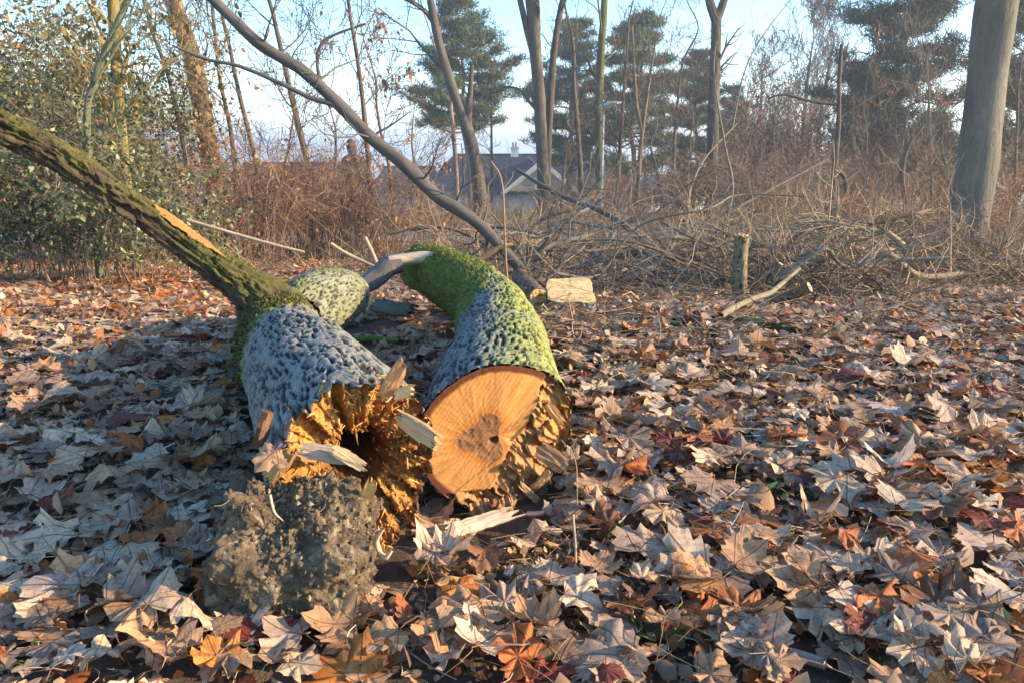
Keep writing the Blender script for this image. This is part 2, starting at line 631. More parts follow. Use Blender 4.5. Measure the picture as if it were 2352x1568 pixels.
# ------------------------------------------------------------------ ground, path, hills
def ground_material():
    m, nt, bs, out = mat_new('leaf strewn ground')
    c = attr(nt, 'col').outputs[0]
    v = nt.nodes.new('ShaderNodeTexCoord').outputs['Object']
    vo = nt.nodes.new('ShaderNodeTexVoronoi')
    vo.inputs['Scale'].default_value = 9
    nt.links.new(v, vo.inputs['Vector'])
    n1 = noise(nt, v, 70, 5, .7)
    n2 = noise(nt, v, 3, 4, .6)
    hsv = nt.nodes.new('ShaderNodeSeparateColor')
    nt.links.new(vo.outputs['Color'], hsv.inputs[0])
    k = math_n(nt, 'ADD', math_n(nt, 'MULTIPLY', hsv.outputs[0], .7), math_n(nt, 'MULTIPLY', n1, .7))
    k = math_n(nt, 'ADD', k, math_n(nt, 'MULTIPLY', n2, .4))
    s = nt.nodes.new('ShaderNodeVectorMath')
    s.operation = 'SCALE'
    nt.links.new(c, s.inputs[0])
    nt.links.new(k, s.inputs['Scale'])
    nt.links.new(s.outputs[0], bs.inputs['Base Color'])
    bs.inputs['Roughness'].default_value = .95
    b = nt.nodes.new('ShaderNodeBump')
    b.inputs['Strength'].default_value = .8
    b.inputs['Distance'].default_value = .02
    nt.links.new(n1, b.inputs['Height'])
    nt.links.new(b.outputs[0], bs.inputs['Normal'])
    return m

M_GROUND = ground_material()
ys = np.concatenate([np.linspace(-40, -2, 12), np.linspace(-1.2, 0.5, 14), .55 * (4500 / .55) ** (np.linspace(0, 1, 470))])
us = np.linspace(-1, 1, 301)
us = np.sign(us) * (np.abs(us) ** 1.25)
W = 5 + 1.25 * np.maximum(ys, 0) + 30 * sstep(-2, -30, ys)
X = us[None] * W[:, None]
Y = np.repeat(ys[:, None], len(us), 1)
Z = gz(X, Y)
fine = .012 * fbm(v3(X.ravel(), Y.ravel(), 0) * 14, 3, 3).reshape(X.shape) * (1 - sstep(4, 12, Y))
V = np.stack([X, Y, Z + fine], -1).reshape(-1, 3)
yy, xx = V[:, 1], V[:, 0]
soil = np.array([.095, .066, .042])
litter = np.array([.21, .125, .065])
turf = np.array([.20, .17, .07])
far = np.array([.13, .14, .09])
k1 = sstep(3, 7, yy)[:, None]
k2 = sstep(17, 26, yy + 3 * fbm(V * .3, 2, 4))[:, None]
k3 = sstep(50, 110, yy)[:, None]
c = soil * (1 - k1) + litter * k1
c = c * (1 - k2) + turf * k2
c = c * (1 - k3) + far * k3
mb = MB()
mb.add(V, gridf(len(ys), len(us), False)[:, ::-1], c * (1 + .3 * fbm(V * np.array([.9, .9, 0]), 3, 8))[:, None])
kind(link('ground', mb, M_GROUND), 'structure')

# the tarmac park path behind the brush
pu = np.array([-400, 60, 380, 700, 1000, 1300, 1640, 2000, 2500])
pv = np.array([553, 552, 550, 549, 548, 548, 546, 545, 545])
C0 = np.array([grnd(u, v) for u, v in zip(pu, pv)])
C0 = spline(C0, 90)
mb = MB()
w = np.linspace(-1.05, 1.05, 7)
V = np.stack([np.repeat(C0[:, :1], 7, 1), C0[:, 1:2] + w[None], np.zeros((90, 7))], -1)
V[..., 2] = gz(V[..., 0], V[..., 1]) + .03
mb.add(V.reshape(-1, 3), gridf(90, 7, False), (.23, .22, .22))
M_PATH = surf('worn tarmac', 30, .35, .3, .004, .9, coords='obj')
kind(link('path', mb, M_PATH), 'structure')

# ------------------------------------------------------------------ the two big logs
def bark_relief(bk, seed, cell=.0100, stretch=5.2):
    w = np.stack([vn(bk * 60 + 5, seed), vn(bk * 60 + 11, seed + 1), vn(bk * 30 + 3, seed + 2)], 1)
    q = bk / np.array([cell, cell, cell * stretch]) + .30 * w
    f1, _, idv = worley(q, seed)
    rag = .10 * fbm(bk * 260, 2, seed + 21)
    dash = sstep(.47, .33, f1 + rag + .16 * (idv - .5))
    q2 = bk / np.array([cell * 1.3, cell * 1.3, cell * 5.5]) + .35 * w
    net = sstep(.74, .92, 1 - np.abs(1.7 * vn(q2 + 40, seed + 5)) + rag * .6) * sstep(-.25, .3, vn(q2 * .45, seed + 12))
    q3 = bk / np.array([cell * .5, cell * .5, cell * 1.1]) + .4 * w
    g1, _, _ = worley(q3, seed + 7)
    fine = sstep(.30, .20, g1 + rag)
    return np.maximum(dash, .9 * net), fine, idv

def big_log(mb, P, R, k, n, seed, rim=None, algae=None, moss=None, bumps=()):
    Q = spline(np.concatenate([np.asarray(P, float), np.asarray(R, float)[:, None]], 1), n)
    C, r = Q[:, :3], Q[:, 3]
    T, Nn, B = frames(C)
    th = np.arange(k) / k * 2 * np.pi
    s = np.concatenate([[0], np.cumsum(np.linalg.norm(np.diff(C, axis=0), axis=1))])
    ct, st = np.cos(th), np.sin(th)
    nrm = ct[None, :, None] * Nn[:, None] + st[None, :, None] * B[:, None]
    big = fbm(np.stack([np.broadcast_to(ct * .9, (n, k)), np.broadcast_to(st * .9, (n, k)), np.repeat(s[:, None], k, 1) * 2.2], -1).reshape(-1, 3), 3, seed).reshape(n, k)
    rr = r[:, None] * (1 + .10 * big)
    bk = np.stack([rr * ct, rr * st, np.repeat(s[:, None], k, 1)], -1)
    f = bk.reshape(-1, 3)
    crack, crack2, idv = bark_relief(f, seed)
    d = (-.0065 * crack - .0022 * crack2 * (1 - crack) + .0014 * fbm(f * np.array([170, 170, 60]), 3, seed + 4) + .0035 * fbm(f * np.array([26, 26, 9]), 2, seed + 14)).reshape(n, k)
    V = C[:, None] + (rr + d)[..., None] * nrm
    if rim is not None:
        up = np.array([0, 0, 1.]) - T[0] * T[0][2]
        up /= np.linalg.norm(up)
        ri = np.cross(T[0], up)
        fx, fy = nrm[0] @ ri, nrm[0] @ up
        off = rim(fx, fy, th)
        fall = np.clip(1 - s / .28, 0, 1) ** 1.5
        V = V - T[0] * (off[None, :, None] * fall[:, None, None])
    Vf = V.reshape(-1, 3)
    nf = nrm.reshape(-1, 3)
    grey = np.array([.185, .182, .163])
    col = grey * (1 + .45 * fbm(f * 120, 3, seed + 5, .7) + .25 * fbm(f * 9, 3, seed + 6))[:, None] * (.9 + .2 * idv)[:, None]
    if algae is not None:
        a = algae(Vf, nf, s.repeat(k))[:, None]
        col = col * (1 - a) + np.array([.245, .265, .065]) * (1 + .35 * fbm(f * 40, 2, seed + 8))[:, None] * a  # algae on the sawn log; on the broken log painted sun-yellow
    fiss = np.array([.028, .024, .019])
    kk = np.clip(1.25 * crack + .8 * crack2, 0, .97)[:, None]
    col = col * (1 - kk) + fiss * kk
    if moss is not None:
        a = moss(Vf, nf, s.repeat(k))
        a = sstep(.30, .75, a + .55 * fbm(Vf * 22, 4, seed + 9))[:, None]
        col = col * (1 - a) + np.array([.115, .125, .024]) * (1 + .6 * fbm(Vf * 60, 3, seed + 2))[:, None] * a
        Vf = Vf + nf * a * (.006 + .008 * fbm(Vf * 70, 3, seed + 3))[:, None]
    mb.add(Vf, gridf(n, k), col, bk)
    return Vf.reshape(n, k, 3), C, r, T

def moss_tufts(mb, Vf, nf, mask, g, m, col=((.10, .115, .02), (.16, .165, .03), (.06, .075, .015)), size=.011):
    p = np.maximum(mask, 0) ** 2 * sstep(-.25, .25, fbm(Vf * 16, 3, 77) + mask - .55)
    i = g.choice(len(Vf), m, p=p / p.sum())
    P = Vf[i] + g.normal(size=(m, 3)) * .003
    blades(mb, P, size, g, np.array(col), .22, None, .35, 0, out=nf[i] * 1.2 + np.array([0, 0, .3]))

def end_basis(T0):
    up = np.array([0, 0, 1.]) - T0 * T0[2]
    up /= np.linalg.norm(up)
    return np.cross(T0, up), up

# --- the sawn log on the right of the pair
g = np.random.default_rng(11)
saw_base = np.array([-.03, 1.46, 0.])
SAW = thing('sawn_log', 'snaking grey maple log with a smooth sawn end, green algae along its sunny side', 'log', saw_base)
PS = [(-.026, 1.425, .150), (-.031, 1.78, .152)] + [tuple(at(*q)) for q in ((1150, 795, 2.20), (1132, 718, 2.62), (1078, 668, 2.95), (1018, 634, 3.20), (966, 613, 3.40))]
RS = [.158, .147, .132, .123, .117, .110, .098]
SAWN_A = np.array([.22, -.97, .06])

def rim_saw(fx, fy, th):
    # an oblique cut: the end plane turns to the right
    return -.045 * fx + .010 * fy - .03 * sstep(.1, .9, fx) * (1 + .8 * np.sin(7 * th) * np.sin(3 * th + 1))

def algae_saw(V, n, s):
    side = sstep(-.05, .65, n[:, 0] * .9 + n[:, 2] * .35)
    return np.clip(side * (.8 + .6 * fbm(V * 5, 3, 6)) * sstep(3.4, 2.6, V[:, 1]), 0, .95)

def moss_saw(V, n, s):
    return sstep(2.6, 3.1, V[:, 1] + .25 * n[:, 2] - .5 * n[:, 0])

mb = MB()
VS, CS, RSS, TS = big_log(mb, PS, RS, 300, 620, 3, rim_saw, algae_saw, moss_saw)
link('bark', mb, M_TRUNK, SAW, saw_base)
nS = (VS - CS[:, None])
nS = (nS / np.linalg.norm(nS, axis=2)[..., None]).reshape(-1, 3)
vS = VS.reshape(-1, 3)
mk = sstep(2.65, 3.1, vS[:, 1] + .2 * nS[:, 2] - .4 * nS[:, 0]) * sstep(-.9, .1, nS[:, 2])
mb = MB()
moss_tufts(mb, vS, nS, mk, g, 8000, ((.15, .16, .03), (.20, .20, .035), (.10, .11, .02)), size=.005)
link('moss', mb, M_FOL, SAW, saw_base)

ring, cen = VS[0], VS[0].mean(0)
ring = sum(np.roll(ring, q, 0) for q in range(-9, 10)) / 19
ring = cen + (ring - cen) * .99 - TS[0] * .002
ri, up = end_basis(TS[0])
NR = 70
rho = np.linspace(1, 0, NR) ** .9
k = len(ring)
G = cen + (ring - cen)[None] * rho[:, None, None]
G = G.reshape(-1, 3)
rad = .158
fx, fy = (G - cen) @ ri / rad, (G - cen) @ up / rad
rr = np.repeat(rho, k)
p2 = v3(fx, fy, 0)
wob = .06 * fbm(p2 * 5, 3, 4)
thr = np.interp(fy, [-1, -.9, -.15, 0., .1, .7, 1], [-.20, -.15, .14, .32, .40, .60, .70])
torn = np.maximum(sstep(-.015, .03, fx - thr + wob), sstep(-.70, -.78, fy + .10 * fbm(p2 * 4, 2, 9)))
dx_, dy_ = fx * .8 + fy * .6, -fx * .6 + fy * .8
f1, f2, idv = worley(v3(dx_ * 7.5 + .9 * vn(p2 * 5, 3), dy_ * 3.4 + .5 * vn(p2 * 7, 13), 0), 12)
h1, h2, idw = worley(v3(dx_ * 24 + .8 * vn(p2 * 9, 5), dy_ * 7, 0), 19)
ha, ida = facets(v3(dx_ * 5.2 + .5 * vn(p2 * 4, 3), dy_ * 2.6, 0), 12)
hb, idb = facets(v3(dx_ * 15 + .5 * vn(p2 * 8, 5), dy_ * 5.5, 0), 19)
ter = .6 * ha + .4 * hb - .5
depth = -torn * (.030 - .026 * ha - .014 * hb + .004 * fbm(v3(dx_ * 60, dy_ * 6, 0), 3, 24))
depth = depth - .020 * torn * sstep(.35, .9, fx) * (.6 + .8 * fbm(p2 * 3.5, 3, 33))
th = np.arctan2(fy + .1, fx + .2)
saw = .0008 * fbm(v3(np.cos(th) * 45, np.sin(th) * 45, np.hypot(fx + .2, fy + .1) * 9), 3, 5) * sstep(.1, .4, np.hypot(fx + .2, fy + .1)) + .0003 * np.sin((fx * .8 - fy * .6) * 120 + 3 * fbm(p2 * 2, 2, 1))
depth = depth + (1 - torn) * saw
hx, hy = fx + .20, fy + .02
hr = np.hypot(hx, hy * .9) - .27 - .07 * np.sin(3 * np.arctan2(hy, hx) - 1.7) - .03 * fbm(p2 * 6, 3, 7)
heart = 1 - sstep(-.03, .02, hr)
halo = (1 - sstep(.0, .16, hr)) * (1 - heart)
pith = (1 - sstep(.03, .07, np.hypot(fx + .06, (fy + .06) * 1.4) + .03 * fbm(p2 * 14, 3, 8)))
depth = depth - .02 * pith - .002 * heart * fbm(p2 * 20, 3, 6)
depth = np.where(rr > .999, 0, depth)
col = np.array([.45, .21, .062]) * (1 + .40 * fbm(v3(np.cos(th) * 16, np.sin(th) * 16, rr * 3), 4, 15))[:, None]
col = col * (1 - .8 * halo[:, None]) + np.array([.38, .13, .022]) * .8 * halo[:, None]
col = col * (1 - heart[:, None]) + np.array([.20, .095, .042]) * (1 + .35 * fbm(p2 * 9, 3, 3))[:, None] * heart[:, None]
tc = np.array([.34, .175, .068]) * (1 + .35 * (idb - .5) + .3 * (ida - .5) + .4 * fbm(v3(dx_ * 40, dy_ * 5, 0), 3, 4))[:, None]
orange = sstep(.45, .95, fx + .2 * fbm(p2 * 4, 2, 5))[:, None]
tc = tc * (1 - .6 * orange) + np.array([.50, .22, .04]) * .6 * orange
col = col * (1 - torn[:, None]) + tc * torn[:, None]
edge = sstep(.885, .935, rr + .02 * fbm(p2 * 9, 2, 2)) * (1 - .6 * torn)
col = col * (1 - edge[:, None]) + np.array([.105, .034, .015]) * edge[:, None]
mb = MB()
mb.add(G - TS[0] * depth[:, None] , gridf(NR, k)[:, ::-1], col, v3(fx * .15, fy * .15, 0))
link('cut_face', mb, M_CUT, SAW, saw_base)

def slab(mb, c, d, w, up, L, W, T, g, col, mat=0, n=9, split=.5):
    """a split sliver of wood: broad, thin, ragged at both ends"""
    d = np.asarray(d, float) / np.linalg.norm(d)
    w = np.asarray(w, float)
    w = w - d * (w @ d)
    w /= np.linalg.norm(w)
    u = np.cross(d, w)
    m = 13
    x = np.linspace(-.5, .5, n)
    y = np.linspace(-.5, .5, m)
    Xg, Yg = np.meshgrid(x, y, indexing='ij')
    lo = g.normal(size=m) * .12 * split
    hi = g.normal(size=m) * .20 * split
    E = Xg * (1 + np.where(Xg > 0, hi[None], lo[None]))
    wid = W * (1 - .35 * np.abs(Xg) ** 2 * 2 * split + .05 * g.normal(size=(n, 1)))
    P2 = np.stack([E * L, Yg * wid, 0 * E], -1).reshape(-1, 3)
    bow = .10 * L * (P2[:, 0] / L) ** 2 + .5 * T * fbm(P2 * np.array([25, 110, 0]) + g.random() * 50, 3, 2)
    th = T * (1 - .5 * np.abs(P2[:, 1] / W) * 1.2) * (1 + .3 * fbm(P2 * 60 + 9, 2, 4))
    top = c + P2[:, :1] * d + P2[:, 1:2] * w + (bow + th / 2)[:, None] * u
    bot = c + P2[:, :1] * d + P2[:, 1:2] * w + (bow - th / 2)[:, None] * u
    f = gridf(n, m, False)
    per = np.concatenate([np.arange(m), np.arange(1, n) * m + m - 1, (n - 1) * m + np.arange(m - 2, -1, -1), np.arange(n - 2, 0, -1) * m])
    q = np.roll(per, -1)
    F = np.concatenate([f, f[:, ::-1] + n * m, np.stack([q, per, per + n * m, q + n * m], 1)])
    VV = np.concatenate([top, bot])
    cc = np.asarray(col) * (1 + .3 * fbm(np.concatenate([P2, P2]) * np.array([12, 160, 0]), 3, 7))[:, None]
    mb.add(VV, F, cc, np.concatenate([P2, P2 + .5])[:, [1, 2, 0]], mat)

# torn chunks standing out of the lower right of the cut
for (u, v, L, W, T, dd, cc) in ((1160, 1168, .060, .040, .014, (.15, -.5, .8), (.44, .26, .12)), (1240, 1105, .075, .022, .010, (.5, -.4, .75), (.50, .31, .15)),
                               (1268, 1050, .065, .040, .014, (.75, -.3, -.45), (.27, .15, .08)), (1275, 950, .05, .02, .008, (.5, -.5, -.6), (.46, .22, .07)),
                               (1105, 1172, .045, .045, .014, (-.2, -.4, .8), (.45, .27, .13)), (1215, 1130, .07, .014, .008, (-.5, -.4, .7), (.48, .29, .14))):
    mb = MB()
    slab(mb, at(u, v, 1.405 if u < 1200 else 1.455), dd, (.9, .1, .3), None, L, W, T, g, cc)
    link('torn_splinter', mb, M_WOOD, SAW, saw_base, False)

# --- the broken, hollow log on the left with its mossy limb
brk_base = np.array([-.45, 1.7, 0.])
BRK = thing('broken_log', 'thick grey log torn open to a rotten orange hollow, a mossy limb rising from it', 'log', brk_base)
PB = [(-.268, 1.245, .150), (-.360, 1.47, .152), (-.505, 1.80, .150), (-.625, 2.06, .138), (-.705, 2.30, .128), (-.725, 2.44, .120)]
RB = [.163, .160, .147, .134, .125, .11]

def rim_brk(fx, fy, th):
    j = .020 * np.sin(5 * th + .7) + .014 * np.sin(11 * th) + .010 * np.sin(23 * th + 2) + .006 * np.sin(41 * th)
    return .085 * sstep(.1, -1, fx) - .075 * sstep(-.1, 1, fx) - .02 * fy + j

def sun_yellow_brk(V, n, s):
    return np.clip(.30 * sstep(.2, .9, n[:, 0]) * (1 + fbm(V * 6, 2, 3)), 0, 1)  # yellow of the sunlight put into the bark colour, right side only

def moss_brk(V, n, s):
    return sstep(1.95, 2.22, V[:, 1] - .20 * n[:, 0]) * sstep(.75, .1, n[:, 0])

mb = MB()
VB, CB, RBB, TB = big_log(mb, PB, RB, 300, 400, 23, rim_brk, sun_yellow_brk, moss_brk)
ring_, cen_ = VB[-1], VB[-1].mean(0)
rho_ = np.linspace(1, 0, 14)
G_ = (cen_ + (ring_ - cen_)[None] * rho_[:, None, None]).reshape(-1, 3) + TB[-1] * (.06 * np.sqrt(1 - np.repeat(rho_, 300) ** 2))[:, None]
mb.add(G_ + .006 * fbm(G_ * 50, 3, 3)[:, None], gridf(14, 300), (.07, .075, .02))
link('bark', mb, M_TRUNK, BRK, brk_base)
nB = VB - CB[:, None]
nB = (nB / np.linalg.norm(nB, axis=2)[..., None]).reshape(-1, 3)
vB = VB.reshape(-1, 3)
mossV, mossN, mossW = [vB], [nB], [sstep(1.98, 2.22, vB[:, 1] - .20 * nB[:, 0]) * sstep(.7, .1, nB[:, 0]) * sstep(-.95, -.2, nB[:, 2])]

# inside of the break
ring, cen = VB[0], VB[0].mean(0)
ri, up = end_basis(TB[0])
k = len(ring)
NR = 150
rho = np.linspace(1, 0, NR)
rad = .163
G = (cen + (ring - cen)[None] * rho[:, None, None]).reshape(-1, 3)
fx, fy = (G - cen) @ ri / rad, (G - cen) @ up / rad
rr = np.repeat(rho, k)
p2 = v3(fx, fy, 0)
hxx, hyy = fx - .10, fy + .10
ang = np.arctan2(hyy, hxx)
hr = np.hypot(hxx, hyy)
inside = 1 - sstep(.95, 1.0, rr)
wall = 1 - sstep(.24, .95, hr + .06 * fbm(p2 * 4, 3, 4))
hole = 1 - sstep(.16, .40, hr + .05 * fbm(p2 * 6, 3, 5))
dep = .012 + .075 * wall ** 1.3 + .36 * hole
rib = np.abs(fbm(v3(np.cos(ang) * 6.5, np.sin(ang) * 6.5, dep * 9), 4, 8))
fl = np.abs(vn(v3(np.cos(ang) * 15, np.sin(ang) * 15, dep * 22), 18))
f1, f2, idv = worley(v3(np.cos(ang) * 9, np.sin(ang) * 9, dep * 30), 6)
dep = dep + inside * (.075 * rib + .030 * (idv - .5) + .014 * fl + .008 * fbm(p2 * 22, 3, 3)) * (1 - .5 * hole)
dep = np.where(rr > .999, 0, dep * inside)
shrink = 1 - .10 * inside * (.5 - idv) * (1 - hole)
G2 = cen + (G - cen) * shrink[:, None] + TB[0] * dep[:, None]
oc = np.array([.52, .24, .062]) * (.75 + .5 * idv)[:, None] * (1 + .25 * fbm(v3(np.cos(ang) * 30, np.sin(ang) * 30, dep * 20), 3, 9))[:, None]
br = np.array([.17, .07, .024])
rot = np.array([.045, .022, .012])
kk = np.clip(sstep(.45, .12, rib * 2.2) * .5 + .5 * sstep(.1, .5, fbm(p2 * 3, 3, 31)), 0, .9)[:, None]
col = oc * (1 - kk) + br * kk
rotm = np.clip(1 - sstep(.20, .62, hr + .10 * fbm(p2 * 5, 3, 12)), 0, 1)[:, None]
col = col * (1 - rotm) + (br * .5 + rot * .5) * rotm
col = col * (1 - hole[:, None]) + rot * hole[:, None]
ed = sstep(.955, .985, rr)[:, None]
col = col * (1 - ed) + np.array([.10, .050, .028]) * ed
mb = MB()
mb.add(G2, gridf(NR, k)[:, ::-1], col, v3(np.cos(ang) * hr * .17, np.sin(ang) * hr * .17, dep))
# short fibres standing out of the torn rim and terraces
m = 1900
i = g.choice(len(G2), m, p=(lambda w: w / w.sum())(np.where((rr < .99) & (hr > .35), .3 + sstep(.6, .95, rr), 0)))
o = G2[i]
dirv = -TB[0] + .55 * g.normal(size=(m, 3)) + .25 * (o - cen) / rad
dirv /= np.linalg.norm(dirv, axis=1)[:, None]
sd = np.cross(dirv, g.normal(size=(m, 3)))
sd /= np.linalg.norm(sd, axis=1)[:, None]
s2 = np.cross(dirv, sd)
L = (.0085 * g.gamma(2.2, .5, m)).clip(.002, .03)[:, None]
wd = (.0018 + .0032 * g.random((m, 1)))
VV = np.stack([o - sd * wd - dirv * .006, o + sd * wd - dirv * .006, o + s2 * wd * .8 - dirv * .006, o + dirv * L + sd * wd * .2, o + dirv * L * .9 - sd * wd * .3], 1).reshape(-1, 3)
f = np.array([[0, 1, 3], [0, 3, 4], [1, 2, 3], [2, 0, 4], [2, 4, 3]])
cc = np.array([[.55, .26, .06], [.58, .33, .11], [.42, .18, .045]])[g.integers(0, 3, m)] * (1 + .25 * g.normal(size=(m, 1))).clip(.5, 1.5)
mb.add(VV, (f[None] + 5 * np.arange(m)[:, None, None]).reshape(-1, 3), np.repeat(cc, 5, 0))
link('rotten_hollow', mb, M_WOOD, BRK, brk_base)

for (u, v, Yd, L, W, T, dd, ww, cc, lab) in (
        (905, 872, 1.25, .08, .028, .009, (.45, -.25, .72), (1, .3, -.2), (.46, .25, .12), 'reddish splinter standing up from the torn rim'),
        (960, 985, 1.21, .080, .030, .012, (.80, -.55, -.30), (.2, .1, .9), (.50, .32, .16), 'pale square splinter pointing at the sawn log'),
        (745, 1040, 1.13, .075, .028, .008, (.9, .1, -.22), (.2, .4, .8), (.30, .225, .165), 'weathered grey splinter across the hollow'),
        (800, 1050, 1.12, .055, .020, .007, (.75, .05, -.55), (.3, .3, .8), (.36, .26, .15), None),
        (930, 900, 1.24, .05, .022, .008, (.5, -.5, .3), (.3, .2, .9), (.62, .42, .20), None),
        (845, 1130, 1.10, .055, .020, .007, (.35, -.4, .75), (.9, .1, -.2), (.60, .36, .13), None),
        (605, 985, 1.17, .06, .04, .012, (.3, -.2, .9), (.3, .5, .6), (.16, .085, .05), None),
        (640, 1070, 1.09, .05, .03, .008, (.5, .1, .5), (.1, .5, .7), (.33, .18, .07), None)):
    mb = MB()
    slab(mb, at(u, v, Yd), dd, ww, None, L, W, T, g, cc, split=1.)
    o = link('splinter', mb, M_WOOD, BRK, brk_base, False)
    if lab:
        o['label'] = lab

# limb that rises to the upper left, out of the picture
PL = [at(645, 752, 2.36), at(612, 706, 2.33), at(575, 664, 2.31), at(493, 608, 2.28), at(369, 519, 2.24), at(246, 436, 2.19), at(123, 351, 2.15), at(0, 288, 2.1), at(-160, 195, 2.05)]
RL = [.118, .100, .068, .048, .043, .041, .041, .042, .044]

def limb(mb, P, R, k, n, seed):
    Q = spline(np.concatenate([np.asarray(P), np.asarray(R)[:, None]], 1), n)
    C, r = Q[:, :3], Q[:, 3]
    T, Nn, B = frames(C)
    th = np.arange(k) / k * 2 * np.pi
    s = np.concatenate([[0], np.cumsum(np.linalg.norm(np.diff(C, axis=0), axis=1))])
    nrm = np.cos(th)[None, :, None] * Nn[:, None] + np.sin(th)[None, :, None] * B[:, None]
    bk = np.stack([r[:, None] * np.cos(th), r[:, None] * np.sin(th), np.repeat(s[:, None], k, 1)], -1)
    f = bk.reshape(-1, 3)
    crack, c2, idv = bark_relief(f, seed, .016, 4.)
    fur = fbm(f * np.array([60, 60, 7]), 3, seed)
    d = (-.009 * crack + .013 * fur + .004 * fbm(f * 80, 2, seed)).reshape(n, k)
    V = (C[:, None] + (r[:, None] + d)[..., None] * nrm).reshape(-1, 3)
    nf = nrm.reshape(-1, 3)
    col = np.array([.070, .050, .032]) * (1 + .7 * fur)[:, None]
    col = col * (1 - .7 * crack[:, None]) + np.array([.03, .025, .018]) * .7 * crack[:, None]
    mo = .85 * sstep(-.05, .5, fbm(V * 14, 4, seed + 6) + .55 * nf[:, 2] + .22 - .30 * s.repeat(k))[:, None]
    col = col * (1 - mo) + np.array([.075, .072, .020]) * (1 + .5 * fbm(f * 70, 2, 8))[:, None] * mo
    mb.add(V, gridf(n, k), col, bk)
    return V, nf, mo[:, 0], C, s

mb = MB()
Vl, Nl, ml, Cl, sl = limb(mb, PL, RL, 130, 420, 41)
LIMB = link('mossy_limb', mb, M_TRUNK, BRK, brk_base)
mossV.append(Vl)
mossN.append(Nl)
mossW.append(ml * .30 * sstep(-.5, .5, Nl[:, 2]))
# the limb that goes on behind the fork, cut off bluntly
mb = MB()
PK = [tuple(at(*q)) for q in ((672, 738, 2.42), (702, 718, 2.58), (745, 692, 2.78), (782, 680, 2.95), (810, 675, 3.03))]
Vk, Ck, Rk, Tk = big_log(mb, PK, [.095, .118, .120, .108, .085], 220, 200, 57, None,
                         lambda V, n, s: np.clip(.35 * sstep(-.1, .6, n[:, 0] + .3 * n[:, 2]), 0, .8),
                         lambda V, n, s: .50 * sstep(.5, .9, n[:, 2] - .6 * n[:, 0]))
ring = Vk[-1]
cen = ring.mean(0)
rho = np.linspace(1, 0, 16)
G = (cen + (ring - cen)[None] * rho[:, None, None]).reshape(-1, 3) + Tk[-1] * (.02 * (1 - np.repeat(rho, 220) ** 2))[:, None]
mb.add(G + .006 * fbm(G * 60, 3, 3)[:, None], gridf(16, 220), (.16, .11, .07))
link('forked_limb', mb, M_TRUNK, BRK, brk_base)
# bare strip where the bark was ripped off the limb
mb = MB()
n, m = 70, 13
tt = np.linspace(0, 1, n)
cu = np.interp(tt, [0, .3, .55, .8, 1], [334, 385, 425, 460, 503])
idx = [int(np.argmin(np.abs(pix(Cl)[0] - u))) for u in cu]
ce = Cl[idx]
Tt, _, _ = frames(Cl)
wid = np.interp(tt, [0, .1, .3, .5, .55, .75, 1], [.05, .5, .95, .6, .85, .6, .02]) * (1 + .25 * np.array(fbm(v3(tt * 14, 0, 0), 3, 2)))
V = []
for i in range(n):
    t = Tt[idx[i]]
    out = np.array([.45, -.35, .80])
    out = out - t * (out @ t)
    out /= np.linalg.norm(out)
    sd = np.cross(t, out)
    a = np.linspace(-1, 1, m) * wid[i] * .55 + .05
    V.append(ce[i] + (.0465 + .002 * np.cos(np.linspace(-1.5, 1.5, m)))[:, None] * (np.cos(a)[:, None] * out + np.sin(a)[:, None] * sd))
V = np.array(V).reshape(-1, 3)
V += .0018 * fbm(V * np.array([60, 60, 60]), 3, 4)[:, None]
mb.add(V, gridf(n, m, False), np.array([.36, .15, .045]) * (1 + .3 * fbm(V * 40, 3, 5))[:, None])
link('bare_wood_strip', mb, M_WOOD, LIMB, brk_base)['label'] = 'fresh orange wood where the bark was ripped off'
mb = MB()
moss_tufts(mb, np.concatenate(mossV), np.concatenate(mossN), np.concatenate(mossW), g, 34000, ((.10, .10, .02), (.16, .145, .03), (.05, .055, .012), (.08, .08, .02)), .007)
link('moss', mb, M_FOL, BRK, brk_base)

# --- the clod of root soil
mb = MB()
nu, nv = 420, 260
th, ph = np.meshgrid(np.linspace(0, 2 * np.pi, nu, endpoint=False), np.linspace(.02, np.pi - .02, nv))
D = np.stack([np.cos(th) * np.sin(ph), np.sin(th) * np.sin(ph), np.cos(ph)], -1).reshape(-1, 3)
cl_c = np.array([-.345, 1.115, .066])
rad3 = np.array([.120, .105, .122])
P = D * rad3
f1, f2, idv = worley(P * 42 + .9 * v3(vn(P * 30, 1), vn(P * 30, 2), vn(P * 30, 3)), 5)
g1, g2, idw = worley(P * 130 + .6 * v3(vn(P * 90, 4), vn(P * 90, 5), vn(P * 90, 6)), 8)
h = .36 * fbm(D * 1.4 + 3, 3, 44) + .22 * fbm(D * 3.6, 3, 46)
r = 1 + h + .085 * fbm(P * 45, 5, 47, .68) + .05 * (1 - f1 * 1.4) + .030 * (1 - g1 * 1.4) + .015 * fbm(P * 190, 3, 48)
sq = np.maximum(np.abs(D[:, 0]) ** 3 + np.abs(D[:, 1]) ** 3 + np.abs(D[:, 2]) ** 3, 1e-3) ** (-1 / 3)
V = cl_c + D * rad3 * (r * (.7 + .3 * sq))[:, None]
fl = sstep(.09, -.03, V[:, 2])
V[:, :2] = cl_c[:2] + (V[:, :2] - cl_c[:2]) * (1 + .18 * fl * (1 + fbm(V * 9, 2, 3)))[:, None]
F = gridf(nv, nu)
col = np.array([.155, .112, .070]) * (.7 + .4 * idv)[:, None] * (.65 + .7 * idw)[:, None]
col = col * (1 + .55 * fbm(V * 16, 3, 71))[:, None]
col = np.where((idw > .9)[:, None], np.array([.27, .21, .135]), col)
mb.add(V, F, col, V)
SOILC = thing('soil_clod', 'crumbly grey brown clod of root soil hanging on the broken log end', 'soil clod', (cl_c[0], cl_c[1], 0))
